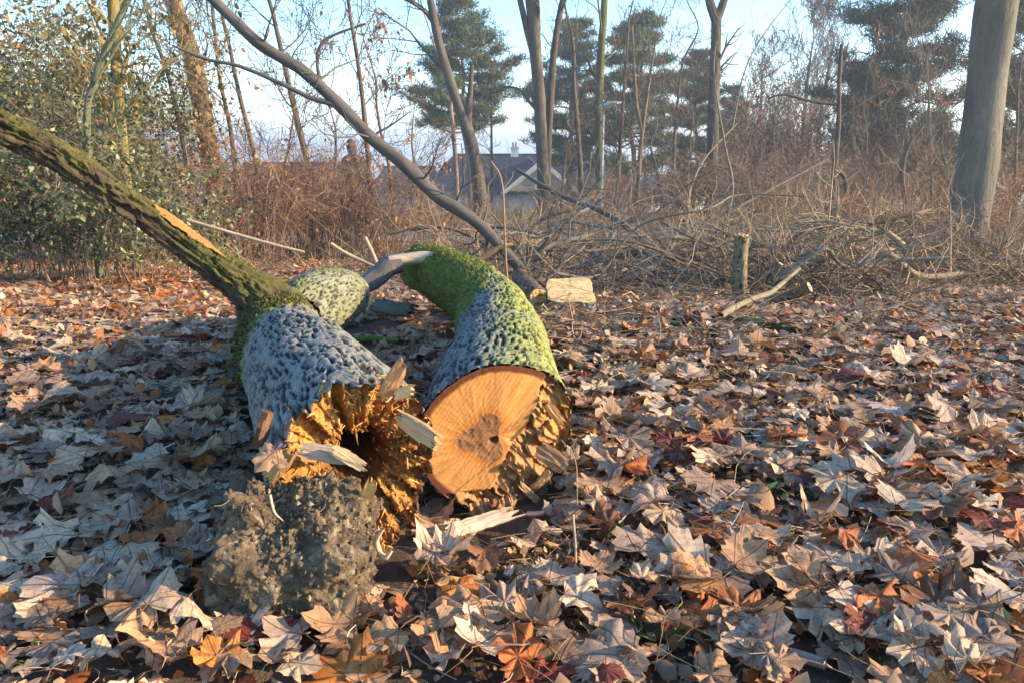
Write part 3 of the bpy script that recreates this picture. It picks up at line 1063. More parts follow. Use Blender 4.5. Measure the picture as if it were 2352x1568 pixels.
link('clod', mb, M_SOIL, SOILC, np.array([cl_c[0], cl_c[1], 0]))
# crumbs stuck to it
m = 4500
i = g.integers(0, len(V), m)
cs = (.0020 * g.gamma(2.0, .55, m)).clip(.0006, .0045)
O8 = np.array([[1, 0, 0], [0, 1, 0], [-1, 0, 0], [0, -1, 0], [0, 0, 1], [0, 0, -1.]])
f8 = np.array([[0, 1, 4], [1, 2, 4], [2, 3, 4], [3, 0, 4], [1, 0, 5], [2, 1, 5], [3, 2, 5], [0, 3, 5]])
VV = V[i][:, None] + D[i][:, None] * cs[:, None, None] * .5 + O8[None] * cs[:, None, None] * (1 + .35 * g.normal(size=(m, 6, 3)))
cc = np.array([(.13, .094, .06), (.19, .14, .085), (.08, .058, .038), (.30, .23, .14)])[g.choice(4, m, p=[.45, .28, .2, .07])]
mbc = MB()
mbc.add(VV.reshape(-1, 3), (f8[None] + 6 * np.arange(m)[:, None, None]).reshape(-1, 3), np.repeat(cc, 6, 0))
link('crumbs', mbc, M_SOIL, SOILC, np.array([cl_c[0], cl_c[1], 0]), False)['kind'] = 'stuff'
# loose crumbs and fine root hairs
tw = Tw()
for i in range(60):
    q = V[g.integers(0, len(V))]
    if q[2] < .0:
        continue
    d = q - cl_c
    d = d / np.linalg.norm(d) + .9 * g.normal(size=3)
    grow(tw, q, d, g.uniform(.02, .07), .0007, 0, g, np.array([.32, .22, .13]), -.1, .4, rmin=.0006)
mb = tw.flush(MB(), 3)
link('root_hairs', mb, M_TWIG, SOILC, np.array([cl_c[0], cl_c[1], 0]))['kind'] = 'stuff'
for (pts, r) in (([(872, 1275, 1.10), (864, 1240, 1.09), (880, 1212, 1.08)], .006), ([(872, 1270, 1.09), (885, 1280, 1.08), (900, 1262, 1.08)], .005),
                 ([(620, 1135, 1.06), (630, 1175, 1.05), (650, 1195, 1.04)], .0022), ([(585, 1260, 1.03), (625, 1280, 1.02), (660, 1275, 1.02)], .003)):
    mb = MB()
    tube(mb, [at(*p) for p in pts], [r, r * .9, r * .5], 6, (.50, .38, .25), 12)
    link('root', mb, M_BARK, SOILC, np.array([cl_c[0], cl_c[1], 0]))
# ------------------------------------------------------------------ fallen maple leaves
HALF = [(.035, -.01), (.16, -.09), (.33, -.11), (.46, -.15), (.50, -.05), (.63, -.02), (.58, .08), (.56, .15), (.66, .18), (.73, .21), (.71, .32), (.73, .44), (.83, .61),
        (.70, .62), (.60, .76), (.56, .66), (.47, .58), (.37, .60), (.35, .72), (.37, .85), (.26, .86), (.16, .98)]
OUT = np.array([(0, .03)] + HALF + [(0, 1.13)] + [(-x, y) for x, y in HALF[::-1]])
CEN = np.array([0, .36])

def leaf_template(level):
    o = OUT
    if level == 2:
        fr = (1., .72, .40)
    elif level == 1:
        o = OUT[[0, 4, 7, 9, 13, 17, 20, 23, 26, 29, 33, 37, 39, 42]] if len(OUT) > 42 else OUT
        fr = (1., .5)
    else:
        o = np.array([(0, -.05), (.5, -.15), (.45, .17), (.88, .6), (.3, .58), (0, 1.2), (-.3, .58), (-.88, .6), (-.45, .17), (-.5, -.15)])
        fr = (1.,)
    k = len(o)
    P = np.concatenate([CEN + (o - CEN) * f for f in fr] + [CEN[None]])
    F = []
    if len(fr) > 1:
        F.append(gridf(len(fr), k))
    b = (len(fr) - 1) * k
    F.append(np.stack([b + np.arange(k), b + (np.arange(k) + 1) % k, np.full(k, len(fr) * k)], 1))
    return P, F

def leaf_shape(P, m, g, flatness=1.):
    """local points of m dried leaves, each curled in its own way"""
    x, y = P[:, 0], P[:, 1] - .36
    fold = np.where(g.random(m) < .22, g.uniform(.3, .9, m) * g.choice([1, 1, -1], m), 0)
    r = np.hypot(x, y)
    th = np.arctan2(y, x)
    a, b, c = g.normal(0, .18, m), g.normal(0, .16, m), g.normal(.05, .18, m)
    z = a[:, None] * x ** 2 + b[:, None] * y ** 2 + (c[:, None] * .6 + fold[:, None]) * (np.sqrt(x ** 2 + .004) - .06)
    for q in (2, 3, 5):
        z = z + (g.normal(0, .20 / q ** .5, m))[:, None] * r ** 2 * np.sin(q * th + g.uniform(0, 6.28, m)[:, None])
    z = z + g.normal(0, .10, m)[:, None] * np.sin(9 * th + g.uniform(0, 6.28, m)[:, None]) * r
    # pleats along the veins
    z = z + g.normal(0, .035, m)[:, None] * np.cos(7 * th) * sstep(.1, .6, r)
    # lobes torn short here and there
    tear = 1 - .35 * sstep(.55, .9, np.sin(2.5 * th[None] + g.uniform(0, 6.28, m)[:, None])) * (g.random(m) < .45)[:, None] * sstep(.2, .8, r)
    x, y = x * tear, y * tear
    X, Yy, Zz = x * g.uniform(.85, 1.1, m)[:, None], y, z * flatness
    # some are rolled about an axis
    roll = np.where(g.random(m) < .20, g.uniform(.5, 2.0, m) * g.choice([-1, 1], m), g.normal(0, .3, m))
    pa = g.uniform(0, 6.28, m)
    ca, sa = np.cos(pa)[:, None], np.sin(pa)[:, None]
    u, w = X * ca + Yy * sa, -X * sa + Yy * ca
    kx = np.where(np.abs(roll) < 1e-3, 1e-3, roll)[:, None] * flatness
    uu = np.sin(u * kx) / kx
    zz = Zz + (1 - np.cos(u * kx)) / kx
    return np.stack([uu * ca - w * sa, uu * sa + w * ca, zz], -1)

PAL = np.array([(.42, .34, .275), (.50, .40, .30), (.37, .245, .15), (.33, .26, .21), (.36, .13, .042), (.45, .19, .045), (.17, .040, .026), (.21, .105, .055), (.27, .20, .15), (.55, .47, .38)])
PAL = PAL * np.array([1.17, 1.0, .84])
PNAME = ['pale grey brown', 'light beige', 'tan', 'grey brown', 'rust brown', 'orange', 'dark red', 'dark brown', 'dull brown', 'bleached cream']
PW = np.array([.18, .15, .17, .15, .065, .03, .03, .055, .11, .06])

def place_leaves(L, pos, yaw, tilt, tdir, size):
    m = len(L)
    c, s = np.cos(yaw), np.sin(yaw)
    X = L[..., 0] * c[:, None] - L[..., 1] * s[:, None]
    Y = L[..., 0] * s[:, None] + L[..., 1] * c[:, None]
    V = np.stack([X, Y, L[..., 2]], -1)
    ax = np.stack([np.cos(tdir), np.sin(tdir), 0 * tdir], -1)
    ct, st = np.cos(tilt)[:, None, None], np.sin(tilt)[:, None, None]
    A = ax[:, None]
    V = V * ct + np.cross(np.broadcast_to(A, V.shape), V) * st + A * (A * V).sum(-1, keepdims=True) * (1 - ct)
    V = V * size[:, None, None]
    lo = V[..., 2].min(1)
    V[..., 2] -= (lo * .5)[:, None]
    return V + pos[:, None]

def seg_d(x, y, P, R):
    """how far outside the widths R of the line P on plan"""
    best = np.full(x.shape, 9.)
    for i in range(len(P) - 1):
        a, b = np.array(P[i][:2]), np.array(P[i + 1][:2])
        t = np.clip(((x - a[0]) * (b[0] - a[0]) + (y - a[1]) * (b[1] - a[1])) / ((b - a) @ (b - a)), 0, 1)
        d = np.hypot(x - a[0] - t * (b[0] - a[0]), y - a[1] - t * (b[1] - a[1])) - (R[i] * (1 - t) + R[i + 1] * t)
        best = np.minimum(best, d)
    return best

KEEP = [(grnd(a, b), grnd(c_, d_), r) for a, b, c_, d_, r in ((1672, 748, 1850, 778, .07), (1640, 742, 1720, 712, .05), (1770, 712, 1860, 700, .08), (1035, 1275, 1180, 1220, .025), (1030, 1375, 1090, 1370, .03),
        (1130, 1352, 1285, 1472, .018), (1760, 1500, 1890, 1535, .022), (802, 800, 915, 798, .05), (870, 745, 960, 770, .06), (1195, 712, 1235, 712, .08), (1430, 752, 1570, 756, .04), (20, 735, 95, 735, .05))]

def free(x, y, m=.0):
    x, y = np.asarray(x), np.asarray(y)
    for a, b, r in KEEP:
        if x.size and (seg_d(x, y, [a, b], [r, r]) < 0).any():
            x = np.where(seg_d(x, y, [a, b], [r, r]) < 0, PS[0][0], x)
            y = np.where(x == PS[0][0], PS[0][1], y)
    return _free(x, y, m)

def _free(x, y, m=.0):
    return (seg_d(x, y, PS, np.array(RS) * .8) > m) & (seg_d(x, y, PB[:1] + [tuple(p) for p in PB[1:]] + PK[1:], [.15] * 6 + [.10] * 4) > m) & (np.hypot((x - cl_c[0]) / .135, (y - cl_c[1]) / .125) > 1 + m * 4)

def scatter(y0, y1, dens, g, spread=.76, bare=True):
    A = spread * (y1 ** 2 - y0 ** 2)
    m = int(A * dens)
    y = np.sqrt(g.uniform(y0 ** 2, y1 ** 2, m))
    x = g.uniform(-1, 1, m) * spread * y
    ok = free(x, y)
    if bare:
        # trampled bare patches in front of the logs
        ok &= ~((np.abs(x - .29) < .30) & (y > 3.0) & (y < 3.75))
        q = fbm(v3(x * 2.2, y * 2.2, 0), 2, 61)
        patch = np.exp(-(((x - .10) / .18) ** 2 + ((y - 1.19) / .12) ** 2))
        ok &= g.random(m) > patch * 1.0 + .45 * sstep(.32, .5, q) * (y < 4)
    return x[ok], y[ok]

def leaf_colours(x, y, g):
    i = g.choice(len(PAL), len(x), p=PW / PW.sum())
    # warm sunlight painted into the far left litter as more orange leaf colours
    sun_warm = (x < -.9) & (y > 3.2) & (g.random(len(x)) < .6)
    i = np.where(sun_warm, g.choice([2, 4, 5, 5, 1], len(x)), i)
    return i

g = np.random.default_rng(5)
big = MB()
# hand-placed leaves first, then the ones that show largest
hero = [  # u, v, width in picture units, palette, yaw, tilt, tilt direction, height, label
    (775, 1482, 250, 2, 1.7, .22, .5, .035, 'largest tan leaf, flat and sunlit, in front of the soil clod'),
    (1240, 872, 120, 2, 2.6, .45, .2, .0, 'tan leaf draped over the top edge of the sawn face'),
    (2275, 1150, 150, 5, 1.2, .95, 2.9, .02, 'bright orange leaf standing on edge'),
    (1975, 1490, 190, 6, 2.1, .65, .4, .03, 'crumpled dark red leaf with a curled rim'),
    (2055, 1265, 160, 6, .9, .45, 2.6, .04, 'deep red leaf tilted up towards the sun'),
    (1405, 1460, 260, 3, 1.5, .18, 1.0, .03, 'large flat grey leaf with small dark holes'),
    (1340, 1440, 120, 2, 1.1, 1.15, 1.6, .02, 'narrow tan leaf rolled up and standing upright'),
    (1380, 1060, 130, 9, 2.8, .7, .5, .02, 'bleached leaf leaning against the torn side of the sawn log'),
    (1520, 1220, 180, 1, 2.4, .25, .9, .03, 'broad beige leaf with a rust red shadow side'),
    (1600, 1390, 150, 5, 2.9, .75, .4, .03, 'curled orange brown leaf arched like a roof'),
    (1830, 1390, 250, 2, 1.3, .35, .3, .03, 'long tan leaf with ragged lobes'),
    (2250, 1280, 200, 0, .4, .18, .8, .03, 'grey leaf spread flat with a red centre'),
    (2330, 1260, 150, 4, .8, .5, .3, .03, 'rust brown leaf at the edge of the litter'),
    (440, 1160, 210, 0, 1.9, .12, .3, .03, 'pale leaf with dark veins lying flat in the log shade'),
    (330, 1150, 170, 3, 3.0, .25, .9, .025, 'grey brown leaf half under a paler one'),
    (180, 1080, 170, 1, 1.2, .2, .4, .03, 'light beige leaf lying on dry stalks'),
    (130, 1270, 260, 1, 2.0, .15, .3, .03, 'long beige leaf stretched over the grass'),
    (150, 1400, 300, 0, 1.5, .15, .2, .03, 'broad pale leaf with a torn edge'),
    (380, 1330, 180, 0, .5, .15, 2.0, .03, 'small pale grey leaf with drooping lobes'),
    (500, 1410, 190, 4, 2.5, .85, .5, .03, 'rolled rust leaf leaning on the soil clod'),
    (930, 1440, 110, 4, 1.4, 1.0, 1.4, .03, 'curled rust leaf standing up beside the largest tan leaf'),
    (620, 1060, 140, 2, 2.6, .55, .1, .19, 'tan leaf stuck on the upper side of the soil clod'),
    (1790, 1110, 150, 1, .9, .4, .5, .03, 'folded cream striped leaf with pleated lobes'),
    (1190, 1560, 220, 4, 1.4, .5, .7, .03, 'rust leaf curling over a dark clod'),
    (880, 1560, 150, 7, 1.4, .4, .7, .02, 'dark brown shrivelled leaf in the shade'),
    (2090, 1540, 220, 9, 1.8, .5, .2, .03, 'bleached cream leaf propped against a grey stick'),
]
P2d, F2d = leaf_template(2)
K2 = len(P2d)
rec = []        # world vertices, colour index, label words
for (u, v, wpx, pi, yaw, tl, td, dz, lab) in hero:
    if v < 950 and u < 1300:
        p = at(u, v, 1.50)
    elif dz > .1:
        p = at(u, v, 1.06)
    else:
        p = grnd(u, v)
        p[2] = float(gz(p[0], p[1])) + dz
    size = wpx / 1.75 * p[1] / FPX * .86
    rec.append((p, pi, yaw, tl, td, size, lab))
x, y = scatter(.70, 3.3, 800, g, .80)
size = (.046 * np.exp(g.normal(0, .30, len(x)))).clip(.022, .085)
tilt = np.abs(g.normal(0, .16, len(x))).clip(0, 1.4)
z = gz(x, y) + g.random(len(x)) * .038
ci = leaf_colours(x, y, g)
uu, vv, dep = pix(np.stack([x, y, z + .02], 1))
infr = (uu > 20) & (uu < 2332) & (vv < 1550)
hid = ((uu > 480) & (uu < 1340) & (vv > 840) & (vv < 1240)) | ((uu > 500) & (uu < 870) & (vv > 1050) & (vv < 1430)) | ((uu > 530) & (uu < 920) & (vv > 640) & (vv < 900))
score = size / dep * (.6 + .4 * np.cos(tilt)) * np.where(infr & ~hid, 1, 0) * (1 + .15 * g.random(len(x)))
top = np.argsort(-score)
keep = []
for i in top:                       # the chosen leaves lie on top and do not hide one another
    if len(keep) >= 300 - len(rec):
        break
    if all(np.hypot(uu[i] - uu[j], (vv[i] - vv[j]) * 1.6) > 34 for j in keep) and all(np.hypot(uu[i] - h[0], (vv[i] - h[1]) * 1.6) > .40 * h[2] for h in hero):
        keep.append(i)
kset = set(keep)
for i in keep:
    rec.append((np.array([x[i], y[i], gz(x[i], y[i]) + .030 + .02 * g.random()]), int(ci[i]), g.uniform(0, 6.28), float(tilt[i]), g.uniform(0, 6.28), float(size[i]), None))

LANDS = [((680, 1260), 'the soil clod'), ((1145, 1030), 'the sawn face'), ((900, 1080), 'the rotten hollow'), ((1105, 1235), 'the pale wood slab'), ((1060, 1365), 'the wood chunk'),
         ((1210, 1405), 'the brown stick'), ((1830, 1505), 'the grey stick'), ((760, 1440), 'the largest tan leaf'), ((1405, 1460), 'the large flat grey leaf'),
         ((2275, 1150), 'the bright orange leaf'), ((1975, 1490), 'the crumpled dark red leaf'), ((600, 850), 'the broken log'), ((1270, 800), 'the green side of the sawn log'),
         ((1310, 680), 'the pale stump'), ((440, 1160), 'the dark veined pale leaf'), ((130, 1270), 'the long beige leaf'), ((2055, 1265), 'the deep red leaf'),
         ((1790, 1110), 'the pleated cream leaf'), ((1600, 1390), 'the arched orange brown leaf'), ((1760, 750), 'the mossy cut log'), ((240, 650), 'the leafy privet')]

def side_of(du, dv, d):
    if d < 60:
        return 'close beside'
    if abs(du) > 1.3 * abs(dv):
        w = 'to the right of' if du > 0 else 'to the left of'
    else:
        w = 'in front of' if dv > 0 else 'behind'
    return w if d < 170 else 'well ' + w if d < 330 else 'far ' + w

def shape_words(L, tl):
    h = L[:, 2].max() - L[:, 2].min()
    if tl > .85:
        return 'standing on edge'
    if h > .75:
        return 'tightly curled'
    if h > .5:
        return 'crumpled'
    if tl > .5:
        return 'tilted'
    if h > .34:
        return 'wavy'
    return 'flat'

used_labels = {}
stems = Tw()
for n_, (p, pi, yaw, tl, td, lsz, lab) in enumerate(rec):
    L = leaf_shape(P2d, 1, g, .55 if lab and 'flat' in lab else 1.)
    V = place_leaves(L, p[None], np.array([yaw]), np.array([tl]), np.array([td]), np.array([lsz]))[0]
    colr = PAL[pi] * (1 + .12 * g.normal()) * (1 + np.array([1, .3, -.6]) * .05 * g.normal())
    edge = np.concatenate([np.full(K2 - 1, 1.), [0]])
    mb = MB()
    mb.add(V, F2d, np.clip(colr, .01, .7), np.concatenate([P2d, np.zeros((K2, 1)) + n_ * .37], 1))
    st = Tw(5)
    b0 = V[0]
    inn = V[0] - V[K2 - 1]
    inn /= np.linalg.norm(inn) + 1e-9
    st.add([b0, b0 + inn * lsz * .25 + [0, 0, .004], b0 + (inn + .25 * g.normal(size=3)) * lsz * .5, b0 + (inn + .3 * g.normal(size=3)) * lsz * .7, b0 + (inn + .4 * g.normal(size=3)) * lsz * .85 - [0, 0, .01]], .0011, .0007, np.array([.25, .13, .06]))
    st.flush(mb, 4)
    o = link('maple_leaf', mb, M_LEAF, None, np.array([p[0], p[1], V[:, 2].min()]))
    if lab is None:
        u, v = pix(p[None])[0][0], pix(p[None])[1][0]
        ds = sorted((math.hypot(u - q[0], (v - q[1]) * 1.3), w, q) for q, w in LANDS)
        sz = 'small ' if lsz < .062 else 'large ' if lsz > .088 else ''
        sw = shape_words(L[0], tl)
        cands = []
        for d, w, q in ds[:4]:
            cands.append(f'{sz}{PNAME[pi]} maple leaf, {sw}, {side_of(u - q[0], v - q[1], d)} {w}')
        for d, w, q in ds[:3]:
            for d2, w2, q2 in ds[1:5]:
                if w2 != w:
                    cands.append(f'{sz}{PNAME[pi]} {sw} maple leaf {side_of(u - q[0], v - q[1], d)} {w}, {side_of(u - q2[0], v - q2[1], d2)} {w2}')
        lab = next((c for c in cands if c not in used_labels and len(c.replace('-', ' ').split()) <= 16), cands[0])
    used_labels[lab] = used_labels.get(lab, 0) + 1
    tag(o, lab, 'leaf', 'fallen maple leaves on the ground')

# all the other leaves: nobody could count them
rest = np.array([i for i in range(len(x)) if i not in kset])
def fill(mb, level, x, y, z, size, tilt, ci, g, fl=.70):
    P, F = leaf_template(level)
    m = len(x)
    L = leaf_shape(P, m, g, fl)
    V = place_leaves(L, np.stack([x, y, z], 1), g.uniform(0, 6.28, m), tilt, g.uniform(0, 6.28, m), size)
    k = len(P)
    c = PAL[ci] * (1 + .15 * g.normal(size=(m, 1))).clip(.5, 1.5)
    FF = [(f[None] + (np.arange(m) * k)[:, None, None]).reshape(-1, f.shape[1]) for f in F]
    bk = np.concatenate([np.repeat(P[None], m, 0), np.repeat((np.arange(m) * .37)[:, None, None], k, 1)], -1)
    mb.add(V.reshape(-1, 3), FF, np.repeat(c, k, 0), bk.reshape(-1, 3))

lit = MB()
fill(lit, 2, x[rest], y[rest], z[rest] - .008, size[rest], tilt[rest], ci[rest], g)
x, y = scatter(3.3, 7.5, 900, g, .80)
fill(lit, 1, x, y, gz(x, y) + g.random(len(x)) * .025, g.normal(.040, .012, len(x)).clip(.018, .08), np.abs(g.normal(0, .22, len(x))).clip(0, 1.2), leaf_colours(x, y, g), g)
x, y = scatter(7.5, 13.5, 330, g, .80, False)
fill(lit, 0, x, y, gz(x, y) + g.random(len(x)) * .06, g.normal(.046, .014, len(x)).clip(.02, .09), np.abs(g.normal(0, .32, len(x))).clip(0, 1.4), leaf_colours(x, y, g), g)
# the litter goes on to either side of the picture
for y0_, y1_, n_, lv in ((.6, 3.3, 2600, 2), (3.3, 7.5, 4200, 1), (7.5, 13.5, 4000, 0)):
    y = np.sqrt(g.uniform(y0_ ** 2, y1_ ** 2, n_))
    x = g.choice([-1, 1], n_) * (.78 * y + g.uniform(0, 1, n_) ** 1.3 * (1.6 + .1 * y))
    fill(lit, lv, x, y, gz(x, y) + g.random(n_) * .02, (.050 * np.exp(g.normal(0, .28, n_))).clip(.025, .09), np.abs(g.normal(0, .2, n_)), leaf_colours(x, y, g), g)
kind(link('leaf_litter', lit, M_LEAF), 'stuff')

# broken scraps of leaf and bark between them
g = np.random.default_rng(15)
mb = MB()
y = np.sqrt(g.uniform(.75 ** 2, 4.2 ** 2, 14000))
x = g.uniform(-.8, .8, 14000) * y
ok = free(x, y)
P = np.stack([x, y, gz(x, y) + g.random(14000) * .03], 1)[ok]
blades(mb, P, .016, g, PAL[[1, 2, 3, 4, 7, 8]] * .9, .4, 1.)
q = g.choice(len(P), 3200)
blades(mb, P[q] + [0, 0, .010], .030, g, PAL[[0, 1, 2, 3, 4, 7, 8]] * .95, .33, 1.)
# churned soil and chips in front of the sawn log
m = 2600
x, y = g.normal(.14, .17, m), g.normal(1.15, .11, m)
ok = free(x, y) & (y > .85)
P = np.stack([x, y, gz(x, y) + g.random(m) * .012], 1)[ok]
blades(mb, P, .011, g, np.array([(.50, .33, .17), (.38, .22, .1), (.12, .08, .05), (.42, .32, .2), (.09, .06, .04)]), .3, 1.)
kind(link('leaf_crumbs', mb, M_DRY), 'stuff')

# dead grass, stalks and pine needles lying on the ground
tw = Tw(5)
m = 5200
y = np.sqrt(g.uniform(.85 ** 2, 4.2 ** 2, m))
x = g.uniform(-.8, .8, m) * y
for i in range(m):
    if not free(x[i:i + 1], y[i:i + 1])[0]:
        continue
    L = g.gamma(3, .028)
    a = g.uniform(0, 6.28)
    d = np.array([math.cos(a), math.sin(a), g.normal() * .22])
    p = np.array([x[i], y[i], float(gz(x[i], y[i])) + .008 + .03 * g.random()])
    b = np.array([-d[1], d[0], .25]) * L * g.normal() * .2
    P = [p + d * L * t + b * (t * (1 - t) * 4) for t in (0, .25, .5, .75, 1)]
    c = ((.46, .36, .20), (.36, .25, .13), (.20, .12, .07), (.52, .45, .30))[g.integers(0, 4)]
    w = .0008 if g.random() < .75 else .0015
    tw.add(P, w, w * .5, np.array(c))
kind(link('dry_stalks', tw.flush(MB(), 3), M_TWIG), 'stuff')
# green grass blades in the shade on the left
tw = Tw(5)
for i in range(900):
    if i < 620:
        y_ = g.uniform(1.0, 2.4)
        x_ = g.uniform(-.72 * y_, -.55)
        if fbm(np.array([[x_ * 3, y_ * 3, 0.]]), 2, 9)[0] < -.05:
            continue
    else:
        y_ = g.uniform(.95, 3.4)
        x_ = g.uniform(.1, .72 * y_)
        if fbm(np.array([[x_ * 3, y_ * 3, 0.]]), 2, 9)[0] < .12:
            continue
    if not free(np.array([x_]), np.array([y_]))[0]:
        continue
    p = np.array([x_, y_, float(gz(x_, y_))])
    a = g.uniform(0, 6.28)
    d = np.array([math.cos(a), math.sin(a), 0])
    h, L = g.uniform(.015, .045), g.uniform(.03, .09)
    tw.add([p, p + d * L * .3 + [0, 0, h * .8], p + d * L * .6 + [0, 0, h], p + d * L * .85 + [0, 0, h * .9], p + d * L + [0, 0, h * .6]], .0013, .0005, np.array([.08, .12, .03]) * g.uniform(.7, 1.5))
kind(link('grass', tw.flush(MB(), 3), M_TWIG), 'stuff')
# ------------------------------------------------------------------ stumps, cut branches, chips and sticks
g = np.random.default_rng(21)
GREYB = np.array([.20, .175, .145])
BROWNB = np.array([.20, .125, .075])
GREENB = np.array([.16, .155, .075])
PALEB = np.array([.40, .30, .19])

def base_of(P):
    P = np.asarray(P)
    i = int(np.argmin(P[:, 2]))
    return np.array([P[i, 0], P[i, 1], float(gz(P[i, 0], P[i, 1]))])

def branch(name, label, cat, pts, Y, w, col, group=None, twigs=0, cap=None, k=9, n=None, twl=(.15, .5), depth=1, up=.05, capcol=(.50, .33, .17), lump=.12, trunk='trunk'):
    """pts: picture points; Y: how far ahead (one number or one for each point); w: widths in picture units"""
    Y = np.broadcast_to(np.asarray(Y, float), (len(pts),)) if np.ndim(Y) == 0 else np.interp(np.linspace(0, 1, len(pts)), np.linspace(0, 1, len(Y)), Y)
    Y = [min(y, grnd(u, v)[1] * .99 - .01) if v > 470 else y for (u, v), y in zip(pts, Y)]
    P = np.array([at(u, v, y) for (u, v), y in zip(pts, Y)])
    W = np.interp(np.linspace(0, 1, len(pts)), np.linspace(0, 1, len(w)), w)
    R = W * pix(P)[2] / FPX / 2
    b = base_of(P)
    n = n or max(12, 8 * len(pts))
    mb = MB()
    sd = int(g.integers(1, 9999))
    Q, RR, T = tube(mb, P, R, k, np.asarray(col), n, capcol if cap in ('0', 'both') else None, capcol if cap in ('1', 'both') else None, lump, sd)
    if twigs:
        t = thing(name, label, cat, b, group)
        link(trunk, mb, M_BARK, t, b)
        tw = Tw()
        for i in range(twigs):
            j = int(g.integers(int(n * .15), n - 1))
            d = rot_about(T[j], math.radians(g.uniform(35, 85)), g) + np.array([0, 0, .2])
            grow(tw, Q[j], d, g.uniform(*twl), max(RR[j] * .2, .0022), depth, g, np.asarray(col) * g.uniform(.8, 1.3), up, .22, (3, 4), rmin=.0016)
        o = link('twigs', tw.flush(MB(), 4), M_TWIG, t, b)
        o['kind'] = 'stuff'
        return t
    o = link(name, mb, M_BARK, None, b)
    return tag(o, label, cat, group)

# long pole-like branch leaning across the sky
pole = branch('leaning_branch', 'long dark bare branch slanting down across the sky to the short log end', 'branch',
       [(470, -18), (530, 40), (600, 104), (700, 168), (800, 262), (850, 315), (925, 375), (1000, 448), (1080, 500), (1130, 545), (1180, 600), (1224, 655)],
       [4.35, 4.2], [21, 26, 28, 31, 30, 27, 22], np.array([.095, .085, .075]), twigs=15, k=14, n=140, twl=(.15, .5), depth=1, lump=.24)
b = np.array(pole.location)
mb = MB()
P = np.array([at(u, v, 4.28) for u, v in ((800, 262), (762, 240), (720, 228), (650, 195), (590, 168), (540, 150), (480, 138), (425, 118), (395, 104))])
tube(mb, P, np.array([13, 12, 11, 10, 9, 8, 7, 6, 3]) / FPX * 4.28 / 2, 9, np.array([.10, .09, .085]), 60, lump=.1)
link('side_branch', mb, M_BARK, pole, b)
mb = MB()
P = np.array([at(u, v, 4.2) for u, v in ((1178, 562), (1150, 567), (1120, 585), (1088, 606))])
tube(mb, P, np.array([9, 12, 13, 10]) / FPX * 4.2 / 2, 9, np.array([.42, .22, .09]), 24, (.6, .38, .18), (.6, .38, .18), .15)
link('snapped_side_branch', mb, M_WOOD, pole, b)

branch('upright_twig', 'thin pale upright twig with a hooked tip in front of the house roof', 'twig', [(1168, 700), (1162, 600), (1158, 500), (1155, 440), (1147, 400), (1128, 372)], 3.65, [7, 5, 5, 5, 4], (.26, .17, .10), twigs=5, k=7, twl=(.04, .16), depth=0)

# small sawn log end and the stump
def round_log(name, label, cat, P, R, col, cutcol, group=None, end='1', dark=None, ragged=.05):
    b = base_of(P)
    t = thing(name, label, cat, b, group)
    mb = MB()
    sd = int(g.integers(1, 9999))
    k = 36
    Q = spline(np.concatenate([np.asarray(P, float), np.asarray(R, float)[:, None]], 1), 46)
    C, r = Q[:, :3], Q[:, 3]
    T, Nn, B = frames(C)
    th = np.arange(k) / k * 6.2832
    s = np.linspace(0, np.linalg.norm(C[-1] - C[0]), 46)
    nr = np.cos(th)[None, :, None] * Nn[:, None] + np.sin(th)[None, :, None] * B[:, None]
    bk = np.stack([r[:, None] * np.cos(th), r[:, None] * np.sin(th), np.repeat(s[:, None], k, 1)], -1).reshape(-1, 3)
    lum = fbm(bk / r.mean() * np.array([1.2, 1.2, .3]) + sd, 3, sd).reshape(46, k)
    V = C[:, None] + (r[:, None] * (1 + .13 * lum))[..., None] * nr
    crack, c2, _ = bark_relief(bk, sd % 97, .012, 3)
    cc = np.asarray(col) * (1 + .3 * fbm(bk * 40, 3, 4))[:, None] * (1 - .75 * crack[:, None])
    mb.add(V.reshape(-1, 3), gridf(46, k), cc, bk)
    link('bark', mb, M_TRUNK, t, b)
    e = -1 if end == '1' else 0
    sg = 1 if end == '1' else -1
    ring, cen = V[e], V[e].mean(0)
    rho = np.linspace(1.0, 0, 22)
    G = (cen + (ring - cen)[None] * rho[:, None, None]).reshape(-1, 3)
    rr = np.repeat(rho, k)
    q = (G - cen) / r[e]
    c = np.asarray(cutcol) * (1 + .14 * np.sin(rr * 26 + 2 * fbm(q * 2, 2, sd)) * (rr > .1) + .25 * fbm(q * 6, 3, sd))[:, None]
    if dark is not None:
        kk = (1 - sstep(.2, .55, rr + .2 * fbm(q * 3, 2, sd)))[:, None]
        c = c * (1 - kk) + np.asarray(dark) * kk
    ed = sstep(.88, .95, rr)[:, None]
    c = c * (1 - ed) + np.asarray(col) * .6 * ed
    d = ragged * r[e] * fbm(q * 5, 4, sd + 3) * (1 - ed[:, 0] * .5) + (.0 if dark is None else -.25 * r[e] * (1 - sstep(.1, .5, rr)))
    f = gridf(22, k)
    mb = MB()
    mb.add(G + T[e] * (sg * (d + .001))[:, None], f if sg > 0 else f[:, ::-1], c, q * .1)
    link('cut_end', mb, M_CUT, t, b)
    return t

p = grnd(1236, 706)
Yp = p[1]
c = at(1236, 683, Yp)
rz = 24 / FPX * Yp
dv = np.array([-.15, .95, .02])
round_log('short_log', 'short log end with an orange ringed cut at the foot of the leaning branch', 'log', [c - dv * .02, c + dv * .25, c + dv * .55], [rz, rz * 1.0, rz * .95], (.19, .13, .085), (.74, .44, .19), end='0', dark=(.46, .20, .07), ragged=.12)

